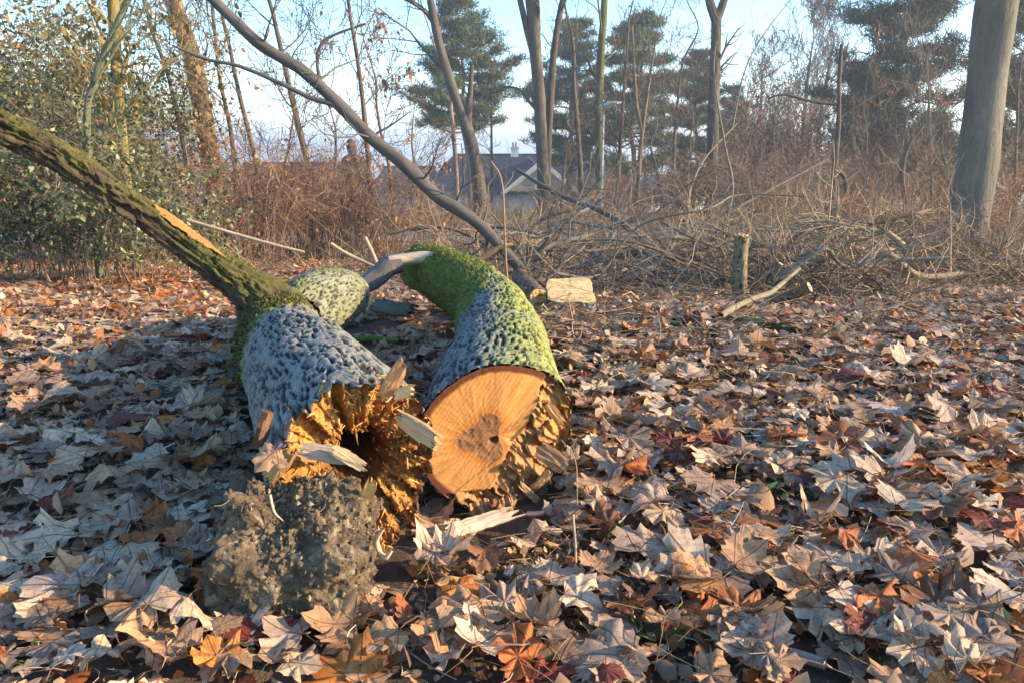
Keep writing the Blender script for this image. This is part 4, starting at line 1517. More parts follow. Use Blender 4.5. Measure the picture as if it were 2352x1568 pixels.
# the pale stump: an oblong cut top with a low wall of bark
p = grnd(1310, 712)
Ys = p[1]
t = thing('pale_stump', 'low oblong stump with a bright fresh sawn top beside the small log end', 'stump', p)
k = 120
th = np.arange(k) / k * 6.2832
cx = at(1310, 670, Ys + .10)
ex, ey = 57 / FPX * Ys, .155
rr0 = 1 + .10 * fbm(v3(np.cos(th) * 1.5, np.sin(th) * 1.5, 0), 3, 8) + .03 * fbm(v3(np.cos(th) * 6, np.sin(th) * 6, 0), 2, 9)
sq = (np.abs(np.cos(th)) ** 5 + np.abs(np.sin(th)) ** 5) ** (-1 / 5)
ringx, ringy = cx[0] + ex * rr0 * sq * np.cos(th), Ys + .14 + ey * rr0 * sq * np.sin(th)
ztop = cx[2]
hs = np.linspace(0, 1, 14)
zb = p[2] - .05
V = np.stack([cx[0] + (ringx - cx[0])[None] * (1 + .10 * (1 - hs[:, None]) ** 2), (Ys + .14) + (ringy - Ys - .14)[None] * (1 + .10 * (1 - hs[:, None]) ** 2), (zb + (ztop - zb) * hs)[:, None] + 0 * ringx[None]], -1)
V[:, :, 2] += hs[:, None] * (.008 * fbm(v3(np.cos(th) * 2, np.sin(th) * 2, 0), 3, 5) + .22 * (ringy - Ys - .14))[None]
Vf = V.reshape(-1, 3)
mb = MB()
cc = np.array([.24, .22, .18]) * (1 + .4 * fbm(Vf * np.array([30, 30, 8]), 3, 3))[:, None]
mo = (sstep(-.5, -.9, np.repeat(np.cos(th)[None], 14, 0).ravel()) * (fbm(Vf * 20, 2, 4) > -.3))[:, None]
cc = cc * (1 - mo) + np.array([.07, .09, .02]) * mo
mb.add(Vf, gridf(14, k), cc, Vf)
link('bark', mb, M_TRUNK, t, p)
ring, cen = V[-1], V[-1].mean(0)
rho = np.linspace(1, 0, 40)
G = (cen + (ring - cen)[None] * rho[:, None, None]).reshape(-1, 3)
q = (G - cen) / .2
dd = .0015 * fbm(q * 9, 3, 3) + .006 * np.abs(fbm(q * np.array([1.2, 7, 1]), 3, 6))
G[:, 2] += dd * (np.repeat(rho, k) < .99) + .0015
mb = MB()
mb.add(G, gridf(40, k), np.array([.62, .42, .19]) * (1 + .3 * fbm(q * np.array([3, 14, 1]), 4, 5))[:, None], q * .1)
link('cut_top', mb, M_CUT, t, p)

# upright broken post, leaning cut pieces on the right
p = grnd(1698, 690)
P = [at(1698, 692, p[1]), at(1699, 640, p[1]), at(1701, 590, p[1]), at(1704, 543, p[1])]
rw = 17.5 / FPX * p[1]
round_log('upright_stub', 'upright stub of a snapped stem with a torn top, standing in the brush', 'stump', P, [rw, rw, rw * .95, rw * 1.05], (.20, .16, .095), (.42, .27, .16), ragged=.55)
p = grnd(1790, 704)
round_log('cut_branch_piece', 'short thick cut branch with a pale oval end turned to the right', 'log', [at(1775, 697, p[1] + .1), at(1815, 680, p[1] + .05), at(1860, 660, p[1])], [15 / FPX * p[1], 15 / FPX * p[1], 13 / FPX * p[1]], (.22, .155, .085), (.62, .46, .26), dark=(.36, .24, .13))
branch('forked_pale_branch', 'smooth pale cut branch rising to the right beside the upright stub', 'branch', [(1655, 726), (1688, 706), (1725, 688), (1770, 672), (1800, 648), (1836, 617)], [3.3, 3.75], [17, 14, 12, 9], (.235, .19, .125), cap='1', n=60, lump=.22)
branch('mossy_cut_log', 'short straight log green with moss lying on the leaves at the right', 'log', [(1676, 733), (1720, 740), (1790, 750), (1846, 760)], [4.35, 4.2], [22, 23, 21], (.10, .125, .045), cap='both', k=16, n=50)
branch('mossy_twig_piece', 'thin bright moss green stick between the two big logs', 'stick', [(802, 785), (845, 778), (890, 780), (915, 783)], [2.72, 2.7], [14, 15, 9], (.10, .16, .03), k=10)
branch('half_buried_log', 'short green log half buried in leaves by the pleated leaf slope', 'log', [(1440, 742), (1480, 740), (1525, 742), (1560, 744)], 3.9, [10, 13, 11], (.12, .13, .06), k=10)
branch('dark_log', 'dark brown short log at the left edge on orange leaves', 'log', [(15, 722), (50, 718), (95, 722)], [3.7, 3.7], [17, 19, 15], (.16, .095, .06), cap='both', k=12)

# dead branch with a bleached snapped end, lying from one big log to the other
def pathP(l):
    return np.array([at(u, v, y) for u, v, y in l])
P = pathP([(800, 668, 3.05), (838, 655, 3.10), (868, 634, 3.14), (892, 612, 3.16), (918, 604, 3.18)])
b = base_of(P)
t = thing('dead_branch', 'dark dead branch with a bleached snapped end lying on the mossy log tip', 'branch', b)
mb = MB()
tube(mb, P, np.array([26, 44, 52, 54, 46]) / FPX * 3.1 / 2, 26, np.array([.13, .115, .105]), 50, None, (.2, .14, .09), .30, 31)
link('bark', mb, M_TRUNK, t, b)
P = pathP([(895, 603, 3.16), (930, 596, 3.17), (965, 594, 3.18), (996, 597, 3.18)])
mb = MB()
tube(mb, P, np.array([36, 31, 33, 38]) / FPX * 3.1 / 2, 22, np.array([.40, .31, .23]), 40, (.5, .36, .22), (.42, .28, .16), .28, 77)
link('bleached_wood', mb, M_WOOD, t, b)
for i in range(9):
    mb = MB()
    a = i * .7
    slab(mb, P[-1] + np.array([.0, 0, 0]) + .022 * np.array([0, math.cos(a), math.sin(a)]), (1, .2 * math.cos(a), .2 * math.sin(a)), (0, -math.sin(a), math.cos(a)), None, .03 + .02 * g.random(), .014, .005, g, (.56, .37, .20))
    link('splinter', mb, M_WOOD, t, b, False)
# grey bark slab lying face up between the logs
p = grnd(905, 735)
mb = MB()
slab(mb, p + [0, 0, .05], (.80, -.55, -.02), (.3, .5, .55), None, .22, .065, .02, g, (.10, .108, .078), split=.7, n=24)
tag(link('bark_slab', mb, M_BARK, None, p), 'grey green bark slab with an orange underside lying between the two big logs', 'bark')
for (pts, Y, w, lab) in (([(958, 726), (985, 758), (1020, 800)], 2.75, [5, 4], 'pair of thin pale sticks crossing the bark slab, the upper one'),
                         ([(976, 750), (992, 800), (1000, 860)], 2.6, [4, 3], 'thin stick leaning from the bark slab towards the camera'),
                         ([(770, 660), (820, 640), (868, 618)], 3.5, [12, 11], 'pale bare stick behind the fork, pointing up at the dead branch'),
                         ([(760, 560), (800, 585), (868, 615)], 3.6, [8, 9], 'straight pale stem slanting down to the dead branch'),
                         ([(838, 545), (855, 580), (868, 612)], 3.6, [10, 9], 'short pale stem standing on the dead branch'),
                         ([(430, 505), (520, 532), (620, 560), (700, 580)], 3.9, [7, 8, 6], 'long yellow cane lying across the thicket'),
                         ([(1452, 742), (1475, 660), (1520, 660)], 4.4, [5, 5], 'bent bare white twig left of the pale stump'),
                         ([(1300, 800), (1380, 812), (1450, 830), (1485, 850)], 3.1, [7, 8, 5], 'bowed straw coloured stalk on the leaves beyond the sawn log'),
                         ([(1335, 680), (1420, 745), (1500, 800), (1560, 840)], [3.9, 3.2], [6, 5, 4], 'long dark twig running down the leaf slope from the stump'),
                         ([(1220, 728), (1262, 722), (1300, 720)], 3.6, [12, 11, 8], 'short yellow stick at the foot of the pale stump'),
                         ([(1660, 730), (1700, 775), (1722, 815)], 3.7, [6, 5], 'dark forked twig standing in front of the mossy cut log')):
    branch('bare_stick', lab, 'stick', pts, Y, w, PALEB if 'dark' not in lab else BROWNB * .6, 'loose sticks about the logs', k=7, n=22)

# chips, slabs and sticks on the soil in front
def chip(name, label, u, v, L, W, T, d, w, col, dz=.02, cat='wood chip', group=None, n=12, split=.5):
    p = grnd(u, v)
    mb = MB()
    slab(mb, p + np.array([0, 0, dz]), d, w, None, L, W, T, g, col, n=n, split=split)
    return tag(link(name, mb, M_WOOD, None, p, False), label, cat, group)
chip('wood_slab', 'long pale wood slab pointing right on the bare soil below the sawn face', 1105, 1238, .130, .030, .008, (.90, .40, .10), (-.3, .62, .55), (.56, .40, .28), .035, n=18, split=.8)
chip('wood_chunk', 'short chunk of fibrous pale wood on the soil in front of the clod', 1060, 1368, .075, .040, .022, (1, .0, .02), (.0, .8, .35), (.46, .28, .13), .012, split=.6)
for i, (u, v, lab) in enumerate(((1195, 1255, 'small pinkish wood chip at the tip of the pale slab'), (1150, 1262, 'yellow wood chip just under the pale slab'), (1010, 1330, 'thin wood chip behind the fibrous chunk'),
                                 (985, 1265, 'little orange chip beside the curled root'), (1230, 1190, 'chip leaning on the foot of the sawn log'), (1120, 1318, 'flat chip between slab and fibrous chunk'),
                                 (955, 1310, 'dark chip at the edge of the soil clod'), (1170, 1325, 'splinter lying beside the brown stick'), (1265, 1265, 'thin chip on the black soil right of the slab'))):
    a = g.uniform(0, 6.28)
    chip('wood_chip', lab, u, v, g.uniform(.02, .04), g.uniform(.010, .018), .006, (math.cos(a), math.sin(a), .25), (-math.sin(a), math.cos(a), .35), ((.60, .38, .18), (.55, .34, .24), (.48, .28, .12))[i % 3], .012, group='wood chips on the bare soil')
branch('brown_stick', 'brown stick lying on the soil right of the fibrous wood chunk', 'stick', [(1125, 1338), (1170, 1375), (1220, 1410), (1290, 1462)], [1.17, .985], [24, 26, 24, 20], (.20, .115, .07), k=12, n=40, cap='both')
branch('grey_stick', 'weathered grey stick half under leaves at the lower right', 'stick', [(1755, 1490), (1800, 1498), (1850, 1510), (1895, 1525)], [1.0, .965], [26, 30, 26], (.26, .21, .18), k=12, n=40, cap='both')
for pts, Y, w, lab in (([(262, 1095), (250, 1200), (245, 1290), (270, 1370), (330, 1430)], [1.62, 1.45, 1.2, 1.07], [8, 7, 6], 'long dark curved twig over the shaded grass'),
                       ([(1320, 1340), (1322, 1270), (1316, 1180)], [1.18, 1.25], [8, 7], 'short straight twig stuck upright in the bare soil'),
                       ([(1290, 1010), (1322, 1060), (1326, 1160)], [1.42, 1.33], [2.5, 2.5, 2], 'fine reddish twig hanging on the torn side of the sawn log'),
                       ([(1640, 1560), (1680, 1490), (1760, 1390)], [.93, 1.1], [4, 4, 3], 'pale straw crossing the tan leaves'),
                       ([(1060, 885), (1150, 850), (1255, 960)], [1.62, 1.5], [4, 4, 3], 'hair thin twig lying over the top of the sawn log'),
                       ([(1950, 1410), (2080, 1440), (2200, 1480)], [1.07, 1.0], [5, 4, 3], 'long straw among dry needles at the lower right'),
                       ([(1420, 1200), (1500, 1130), (1640, 1090)], [1.3, 1.5], [5, 5, 4], 'bent brown twig under the beige leaf')):
    branch('fine_twig', lab, 'twig', pts, Y, w, (.33, .24, .16) if 'dark' not in lab else (.12, .10, .085), 'fine twigs on the litter', k=6, n=24)

# green sprouts
gs = np.random.default_rng(9)
for i, (u, v, lab) in enumerate(((965, 1312, 'tiny upright green sprout beside the soil clod'), (1580, 1445, 'rosette of jagged green leaves under the arched orange brown leaf'), (1490, 1470, 'pale green crinkled seedling right of the large flat grey leaf'),
                                 (1775, 1145, 'yellow green sprout between beige leaves'), (1740, 1300, 'dark green seedling by the upright straw'), (2275, 1462, 'round bright green clover leaves at the lower right'),
                                 (185, 1130, 'small green clover in the shade of the left log'), (300, 1400, 'dark green leaves beside the small pale grey leaf'), (1210, 1525, 'little green sprout at the bottom by the rust leaf'),
                                 (155, 1025, 'green weed patch beneath a light beige leaf'), (1340, 1150, 'two green blades at the edge of the black soil'), (2160, 1180, 'pale green weed below the bright orange leaf'), (60, 1530, 'green weed at the lower left edge'),
                                 (1400, 1230, 'small fresh sprout right of the bare soil'))):
    p = grnd(u, v)
    m = int(gs.integers(5, 11))
    mb = MB()
    a = gs.uniform(0, 6.28, m)
    d = np.stack([np.cos(a), np.sin(a), gs.uniform(.3, 1.1, m)], 1)
    tw = Tw(5)
    for dd in d:
        tw.add([p + dd * .025 * q for q in (0, .25, .5, .75, 1)], .0009, .0006, np.array([.12, .17, .04]))
    tw.flush(mb, 4, 0)
    blades(mb, p + d * .022, .024, gs, np.array([(.11, .21, .035), (.16, .26, .06), (.08, .16, .04)]), .42, 1., mat=1)
    tag(link('green_sprout', mb, [M_TWIG, M_FOL], None, p), lab, 'sprout', 'green sprouts in the litter')

# ------------------------------------------------------------------ the heap of cut branches
g = np.random.default_rng(33)
HEAP = 'branches of the cut brush heap'
L = [
 ('dark bare branch running down from the dormer into the heap, the longest of the heap', [(1185, 392), (1240, 425), (1300, 447), (1375, 480), (1430, 520), (1500, 572), (1565, 608), (1650, 664)], [6.6, 5.0], [11, 16, 20, 24, 26], (.135, .125, .10), 16),
 ('crooked branch rising at its middle towards the lamp post', [(1085, 548), (1140, 530), (1205, 525), (1250, 500), (1300, 485), (1365, 470), (1402, 452)], 6.2, [10, 12, 10, 6], (.12, .11, .095), 10),
 ('arched grey branch in front of the lamp post foot', [(1320, 545), (1380, 535), (1440, 512), (1500, 490), (1545, 462), (1590, 452)], 6.0, [14, 12, 8], (.14, .13, .11), 9),
 ('blue grey dead piece with a broken elbow', [(1340, 640), (1350, 600), (1385, 578), (1402, 545), (1405, 520)], 5.5, [11, 15, 18, 14], (.23, .24, .235), 5),
 ('reddish peeled trunk lying low through the heap', [(1500, 625), (1560, 655), (1625, 682), (1700, 700), (1760, 705)], [5.2, 4.8], [16, 18, 15, 12], (.21, .13, .10), 4),
 ('forked stub branch standing upright in the heap', [(1598, 665), (1600, 610), (1592, 560), (1612, 530), (1670, 535)], 5.6, [16, 15, 12, 8], (.25, .20, .135), 4),
 ('upright twisted stem with a pale cut collar', [(1580, 650), (1585, 600), (1598, 555)], 5.3, [18, 16, 13], (.26, .215, .15), 3),
 ('thin level branch passing behind the upright stub', [(1400, 582), (1500, 578), (1600, 582), (1692, 590)], 5.4, [8, 9, 6], (.17, .135, .10), 7),
 ('long level rod across the far side of the heap', [(1480, 565), (1600, 572), (1750, 555), (1905, 530)], 6.0, [8, 8, 6], (.15, .12, .09), 6),
 ('bowed thin branch curving up to the left of the upright stub', [(1640, 668), (1680, 620), (1696, 580)], 5.0, [7, 6, 5], (.24, .19, .12), 3),
 ('pale broken branch slanting up from the middle of the heap', [(1572, 612), (1588, 575), (1618, 545)], 5.2, [12, 11, 8], (.33, .26, .16), 3),
 ('stout grey branch at the back of the heap', [(1570, 500), (1640, 525), (1700, 545), (1750, 560)], 7.0, [16, 14, 10], (.15, .14, .125), 8),
 ('long thin whip pointing down right across the litter', [(1500, 540), (1560, 620), (1620, 690), (1660, 735)], [5.2, 4.4], [6, 7, 5], (.20, .15, .11), 4),
 ('grey branch lying right of the cut branch piece', [(1840, 640), (1930, 655), (2030, 668), (2120, 690)], [5.6, 4.9], [9, 10, 7], (.18, .155, .125), 8),
 ('dark branch lying beside the mossy cut log', [(1690, 640), (1780, 640), (1880, 650), (1980, 640)], [5.4, 5.6], [12, 12, 7], (.12, .105, .085), 8),
 ('slanting dark rod rising from the heap to the bare trees', [(1560, 600), (1660, 500), (1760, 440), (1900, 360)], [6.2, 8.5], [8, 9, 7], (.11, .10, .09), 6),
 ('tall whip curving up in front of the far lamps', [(1665, 545), (1690, 440), (1670, 330), (1640, 180), (1645, 100)], [6.0, 7.0], [8, 8, 6, 3], (.20, .165, .12), 7),
 ('tall forked whip with a sun bleached stem', [(1600, 560), (1585, 470), (1620, 380), (1690, 290)], [6.0, 6.8], [9, 9, 6, 4], (.24, .19, .13), 8),
 ('long thin twig bending into the blue sky', [(1690, 300), (1710, 160), (1760, 80), (1830, -10)], [6.8, 7.5], [5, 5, 4, 3], (.20, .17, .13), 5),
 ('grey branch lying along the path edge', [(1000, 560), (1080, 580), (1160, 600), (1250, 590)], [6.0, 5.6], [8, 9, 6], (.13, .115, .10), 9),
 ('dark forked branch under the leaning branch', [(950, 535), (1010, 525), (1090, 545), (1150, 580)], [6.4, 5.6], [6, 8, 7], (.11, .095, .08), 9),
]
for lab, pts, Y, w, col, tws in L:
    pts = [(a + g.normal() * 5, b + g.normal() * 4) for a, b in pts]
    branch('heap_branch', lab, 'branch', pts, Y, [q * .70 for q in w], np.array(col) * .85, HEAP, twigs=tws, k=9, n=50, twl=(.2, .7), depth=1)
# more of the heap, laid pell-mell
for i in range(64):
    u, v = g.uniform(1120, 2050), 0
    v = g.uniform(575, 660) if u < 1750 else g.uniform(600, 668)
    p = grnd(u, v + 20)
    a = g.uniform(-.9, .9) + (math.pi if g.random() < .5 else 0)
    L_ = g.uniform(.5, 1.6)
    el = g.uniform(-.02, .35)
    d = np.array([math.cos(a) * math.cos(el), math.sin(a) * math.cos(el) * .8, math.sin(el)])
    h = g.uniform(.02, .40)
    P = [p + d * L_ * (t - .4) + np.array([0, 0, h]) + .06 * g.normal(size=3) for t in np.linspace(0, 1, 6)]
    P = [np.array([q[0], q[1], max(q[2], float(gz(q[0], q[1])) + .015)]) for q in P]
    uu_, vv_, dp = pix(np.array(P))
    r0 = g.uniform(.006, .022)
    c = ((.14, .125, .10), (.22, .16, .10), (.28, .215, .14), (.17, .155, .13))[g.integers(0, 4)]
    b = base_of(P)
    words = ('thick' if r0 > .015 else 'thin') + ' ' + {0: 'dark grey', 1: 'brown', 2: 'pale', 3: 'grey'}[[(.14, .125, .10), (.22, .16, .10), (.28, .215, .14), (.17, .155, .13)].index(c)]
    LM = [((1310, 680), 'pale stump'), ((1700, 610), 'upright stub'), ((1402, 545), 'elbow piece'), ((1600, 600), 'forked stub'), ((1560, 655), 'peeled trunk'), ((1860, 655), 'cut piece'), ((1480, 560), 'longest branch'), ((1160, 600), 'leaning branch'), ((1790, 752), 'mossy log'), ((2200, 590), 'big trunk'), ((1545, 462), 'arched branch'), ((1930, 655), 'fallen snag foot')]
    cu, cv = uu_.mean(), vv_.mean()
    lm = sorted((math.hypot(cu - q[0], cv - q[1]), q, w) for q, w in LM[:-1])
    sl = (vv_[-1] - vv_[0]) * (uu_[-1] - uu_[0])
    slope = 'rising rightward' if sl < -400 else 'falling rightward' if sl > 400 else 'lying level'
    kinks = 'with many twigs' if i % 3 == 0 else 'with few twigs' if i % 3 == 1 else 'with bent twigs'
    near = f'{side_of(cu - lm[0][1][0], cv - lm[0][1][1], lm[0][0])} the {lm[0][2]}'.replace('to the left of', 'left of').replace('to the right of', 'right of')
    opts = [f'{words} branch {slope}, {near}', f'{words} branch {slope} {near}, near the {lm[1][2]}', f'{words} branch {slope}, {near}, {"long" if L_ > 1.05 else "short"}', f'{"long" if L_ > 1.05 else "short"} {words} branch {slope} {near} and {lm[1][2]}', f'{words} branch {slope} between the {lm[0][2]} and the {lm[2][2]}', f'{words} branch {slope} between the {lm[1][2]} and the {lm[2][2]}', f'{words} branch {slope} between the {lm[0][2]} and the {lm[3][2]}']
    lab = next((q for q in opts if q not in used_labels), opts[0])
    used_labels[lab] = 1
    t = thing('heap_branch', lab, 'branch', b, HEAP)
    mb = MB()
    Q, RR, T = tube(mb, P, np.linspace(r0, r0 * .5, 6), 8, np.array(c), 26, (.5, .34, .18), None, .12, i + 3)
    link('trunk', mb, M_BARK, t, b)
    tw = Tw()
    for j in range(int(g.integers(5, 12))):
        q = int(g.integers(4, 25))
        grow(tw, Q[q], rot_about(T[q], math.radians(g.uniform(25, 70)), g) + [0, 0, .15], g.uniform(.15, .55), RR[q] * .4, 1, g, np.array(c) * g.uniform(.8, 1.4), .03, .22, (4, 4), rmin=.0018)
    link('twigs', tw.flush(MB(), 4), M_TWIG, t, b)['kind'] = 'stuff'
# fine brushwood lying through and under the heap
tw = Tw()
for i in range(6500):
    u = g.uniform(1000, 2400) if i % 6 else g.uniform(300, 1000)
    v = g.uniform(552, 700) if 1150 < u < 2100 else g.uniform(560, 670)
    if v > 640 + .06 * (u - 1150) * (u > 1150) and g.random() < .75:
        continue
    p = grnd(u, v)
    a = g.uniform(0, 6.28)
    d = np.array([math.cos(a), math.sin(a), g.normal() * .3 + .1])
    hh = abs(g.normal()) * (.24 if u > 1000 else .05) * min(1, max(.1, (690 - v) / 90))
    c = np.array(((.15, .115, .085), (.26, .17, .10), (.36, .25, .14), (.11, .09, .07))[g.integers(0, 4)])
    grow(tw, p + [0, 0, hh], d, g.uniform(.2, .8), g.uniform(.002, .006), 1 if g.random() < .45 else 0, g, c, .02, .25, (3, 3), rmin=.0016)
for i in range(900):
    u, v = g.uniform(1150, 2400), g.uniform(660, 840)
    if g.random() < (v - 660) / 210:
        continue
    p = grnd(u, v)
    if not free(p[:1], p[1:2])[0]:
        continue
    a = g.uniform(0, 6.28)
    grow(tw, p + [0, 0, .03], np.array([math.cos(a), math.sin(a), .05 * g.normal()]), g.uniform(.1, .5), g.uniform(.0012, .0032), 1 if g.random() < .3 else 0, g, np.array(((.20, .14, .09), (.30, .21, .12), (.13, .10, .075))[g.integers(0, 3)]), -.02, .16, (3, 3), rmin=.001)
kind(link('brushwood', tw.flush(MB(), 3), M_TWIG), 'stuff')
# ------------------------------------------------------------------ trees, shrubs, houses, lamps
g = np.random.default_rng(77)

def trunk_pts(pts, Y):
    Y = np.broadcast_to(np.asarray(Y, float), (len(pts),)) if np.ndim(Y) == 0 else np.interp(np.linspace(0, 1, len(pts)), np.linspace(0, 1, len(Y)), Y)
    P = np.array([at(u, v, y) for (u, v), y in zip(pts, Y)])
    z0 = float(gz(P[0, 0], P[0, 1])) - .1
    if P[0, 2] > z0 + .15:          # carry the stem on down to the ground it grows from
        d = P[1] - P[0]
        f = P[0] + np.array([-.15 * d[0] / max(d[2], .1) * (P[0, 2] - z0), 0, 0])
        f[2] = z0
        P = np.concatenate([[f], P])
    return P

def bare_tree(name, label, pts, Y, w, col, top=3., limbs=10, seed=1, depth=2, forks=(), leaves=0, leafcol=((.30, .12, .05), (.36, .17, .07)), lo=.35, limbL=(1.2, 2.6), group='bare trees beyond the heap', up=.10, moss=None, rmin=.006, twigs_on_trunk=0, ang=(30, 65), k=14):
    gg = np.random.default_rng(seed)
    P = trunk_pts(pts, Y)
    n0 = len(P) - len(pts)
    W = np.concatenate([[w[0] * 1.15] * n0, np.interp(np.linspace(0, 1, len(pts)), np.linspace(0, 1, len(w)), w)])
    R = W * pix(P)[2] / FPX / 2
    if top > 0:                     # the stem goes on above the picture
        d = P[-1] - P[-2]
        d /= np.linalg.norm(d)
        for q in (.33, .66, 1.):
            P = np.concatenate([P, [P[-1] + d * top / 3 + np.array([gg.normal() * .06 * top, 0, 0])]])
            R = np.append(R, R[-1] * .68)
    R = R * .80
    b = np.array([P[0, 0], P[0, 1], float(gz(P[0, 0], P[0, 1]))])
    t = thing(name, label, 'tree', b, group)
    mb = MB()
    n = 60
    c = np.asarray(col)
    P = np.concatenate([[P[0] - [0, 0, .0]], P[1:]])
    Q, RR, T = tube(mb, P, R, k, c, n, None, (.3, .2, .12), .14, seed, cvar=.45)
    for pts2, w2 in forks:
        Yf = Y if np.ndim(Y) == 0 else Y[0]
        P2 = np.array([at(u, v, Yf) for u, v in pts2])
        tube(mb, P2, np.interp(np.linspace(0, 1, len(pts2)), [0, 1], w2) * Yf / FPX / 2, 10, c, 24, None, None, .12, seed + 5, cvar=.45)
    link('trunk', mb, M_TREE, t, b)
    tw = Tw()
    tips = []
    for i in range(limbs):
        x = lo + (1 - lo) * (i + gg.random()) / max(limbs, 1)
        j = min(int(x * (n - 1)), n - 2)
        d = rot_about(T[j], math.radians(gg.uniform(*ang)), gg) + np.array([0, 0, .15])
        grow(tw, Q[j], d, gg.uniform(*limbL) * (1.25 - .5 * x), max(RR[j] * .38, rmin), depth, gg, c * .9, up, .17, (5, 5, 4), tips, rmin)
    for i in range(twigs_on_trunk):
        j = int(gg.integers(int(n * .05), n - 1))
        d = rot_about(T[j], math.radians(gg.uniform(50, 100)), gg) + np.array([0, 0, .3])
        grow(tw, Q[j], d, gg.uniform(.2, .9), rmin, 1, gg, c * 1.2, .12, .25, (4, 4), tips, rmin)
    if tw.P:
        link('crown', tw.flush(MB(), 3), M_TWIG, t, b)
    if leaves and tips:
        tp = np.array([q[0] for q in tips])
        i = gg.choice(len(tp), min(leaves // 5 + 1, len(tp)))
        P3 = np.repeat(tp[i], 5, 0)
        P3 = P3 + gg.normal(size=P3.shape) * .07
        mb = MB()
        blades(mb, P3, .075, gg, np.array(leafcol) * .8, .28, None, .3, out=np.tile([0, 0, -1.], (len(P3), 1)))
        link('dry_leaves', mb, M_DRY, t, b)
    return t

GT = np.array([.105, .088, .072])
bare_tree('big_trunk_tree', 'stout smooth grey tree, widest trunk of all, standing in the undergrowth at the right', [(2208, 640), (2216, 560), (2232, 470), (2252, 320), (2273, 150), (2292, 0), (2312, -160)], 9.6, [165, 118, 106, 102, 104, 110, 112], (.135, .125, .098), 4, 6, 3, 2, lo=.8, limbL=(2, 4), group=None, k=40)
bare_tree('straight_tree', 'straight dark trunk forking into a Y at the top of the sky gap', [(1632, 470), (1636, 330), (1641, 190), (1644, 90), (1646, 30)], 19., [36, 34, 32, 29, 27], GT, 0, 3, 4, 1, forks=[([(1644, 45), (1632, 10), (1618, -60)], (22, 16)), ([(1647, 45), (1662, 5), (1680, -60)], (20, 14))], lo=.6, limbL=(.6, 1.2), k=18)
bare_tree('twin_tree', 'dark twin trunk rising in front of the pale dormer, the thicker of the pair', [(1249, 440), (1244, 330), (1238, 220), (1229, 100), (1222, 0)], 21., [36, 35, 34, 36, 40], GT * 1.05, 4, 7, 5, 2, forks=[([(1226, 130), (1208, 60), (1190, -20)], (16, 12)), ([(1232, 250), (1216, 235), (1190, 205), (1150, 200)], (8, 4))], lo=.5, limbL=(1.2, 2.4), k=18)
bare_tree('twin_tree', 'slimmer trunk just right of the twin trunk, bending off to the right at its top', [(1256, 430), (1260, 300), (1266, 200), (1276, 90), (1296, -10)], 22., [22, 22, 22, 19, 17], GT * .8, 3, 8, 6, 2, lo=.4, limbL=(1.2, 2.2))
bare_tree('crooked_tree', 'crooked dark trunk curving down to the right in front of the house roof', [(1102, 450), (1094, 385), (1078, 310), (1050, 235), (1022, 150), (1004, 80), (988, 0)], 20., [40, 36, 34, 30, 27, 24, 22], GT * .95, 4, 9, 7, 2, forks=[([(1082, 330), (1076, 280), (1080, 215), (1084, 150)], (22, 8)), ([(1002, 60), (975, 25), (935, 0), (900, -10)], (12, 6))], lo=.4, limbL=(1.2, 2.4), k=18)
bare_tree('thin_tree', 'thin pale trunk standing just left of the crooked trunk', [(1050, 445), (1044, 340), (1036, 250), (1030, 190)], 23., [15, 13, 11, 8], (.22, .17, .13), 2, 7, 8, 1, lo=.5, limbL=(.8, 1.6))
bare_tree('mossy_tree', 'trunk greened with moss right behind the street lamp', [(1380, 480), (1377, 350), (1376, 230), (1381, 110), (1388, 0)], 23.5, [27, 26, 24, 22, 20], (.105, .11, .045), 4, 9, 9, 2, lo=.35, limbL=(1.2, 2.4), k=16)
bare_tree('thin_tree', 'thin dark stem between the twin trunks and the mossy trunk', [(1334, 410), (1327, 300), (1319, 200), (1316, 100)], 24., [15, 14, 12, 9], GT, 3, 8, 10, 2, lo=.3, limbL=(1., 2.))
bare_tree('sapling', 'forked sapling with sunlit lower stem right of the street lamp', [(1464, 440), (1470, 360), (1476, 300), (1488, 210), (1502, 120)], 18., [14, 13, 11, 8, 5], (.17, .125, .085), 2, 12, 11, 2, forks=[([(1476, 305), (1462, 240), (1456, 150), (1452, 60)], (9, 4))], lo=.35, limbL=(.8, 1.6))
bare_tree('sapling', 'slim upright stem with dark forked twigs close to the lamp head', [(1418, 450), (1425, 330), (1432, 220), (1440, 120)], 20., [12, 11, 9, 6], GT, 2.5, 14, 12, 2, leaves=60, lo=.25, limbL=(.8, 1.5))
bare_tree('sapling', 'slim grey stem in front of the dark pine group', [(1545, 450), (1548, 350), (1556, 240), (1570, 140)], 22., [11, 10, 8, 6], GT * 1.1, 2.5, 13, 13, 2, lo=.2, limbL=(.8, 1.6))
bare_tree('leafy_sapling', 'thin tree hung with clumps of red brown leaves in the blue gap', [(848, 400), (838, 280), (826, 170), (812, 80), (800, 0)], 14., [15, 14, 12, 11, 10], (.13, .09, .062), 3, 12, 14, 2, leaves=260, lo=.3, limbL=(.8, 1.7))
bare_tree('leafy_sapling', 'leaning thin stem with a few rusty leaves next to the statue', [(896, 400), (880, 330), (866, 250), (862, 180)], 13., [10, 9, 7, 5], (.16, .10, .06), 1.5, 10, 15, 2, leaves=120, lo=.2, limbL=(.6, 1.3))
bare_tree('bare_tree', 'dark tree with arching limbs seen through the leaning branch', [(708, 390), (690, 310), (668, 215), (640, 90), (618, 0)], 15., [18, 17, 16, 13, 11], (.115, .088, .066), 4, 13, 16, 2, forks=[([(760, 250), (735, 190), (730, 120), (760, 85), (840, 55)], (8, 5))], leaves=60, lo=.3, limbL=(1., 2.4))
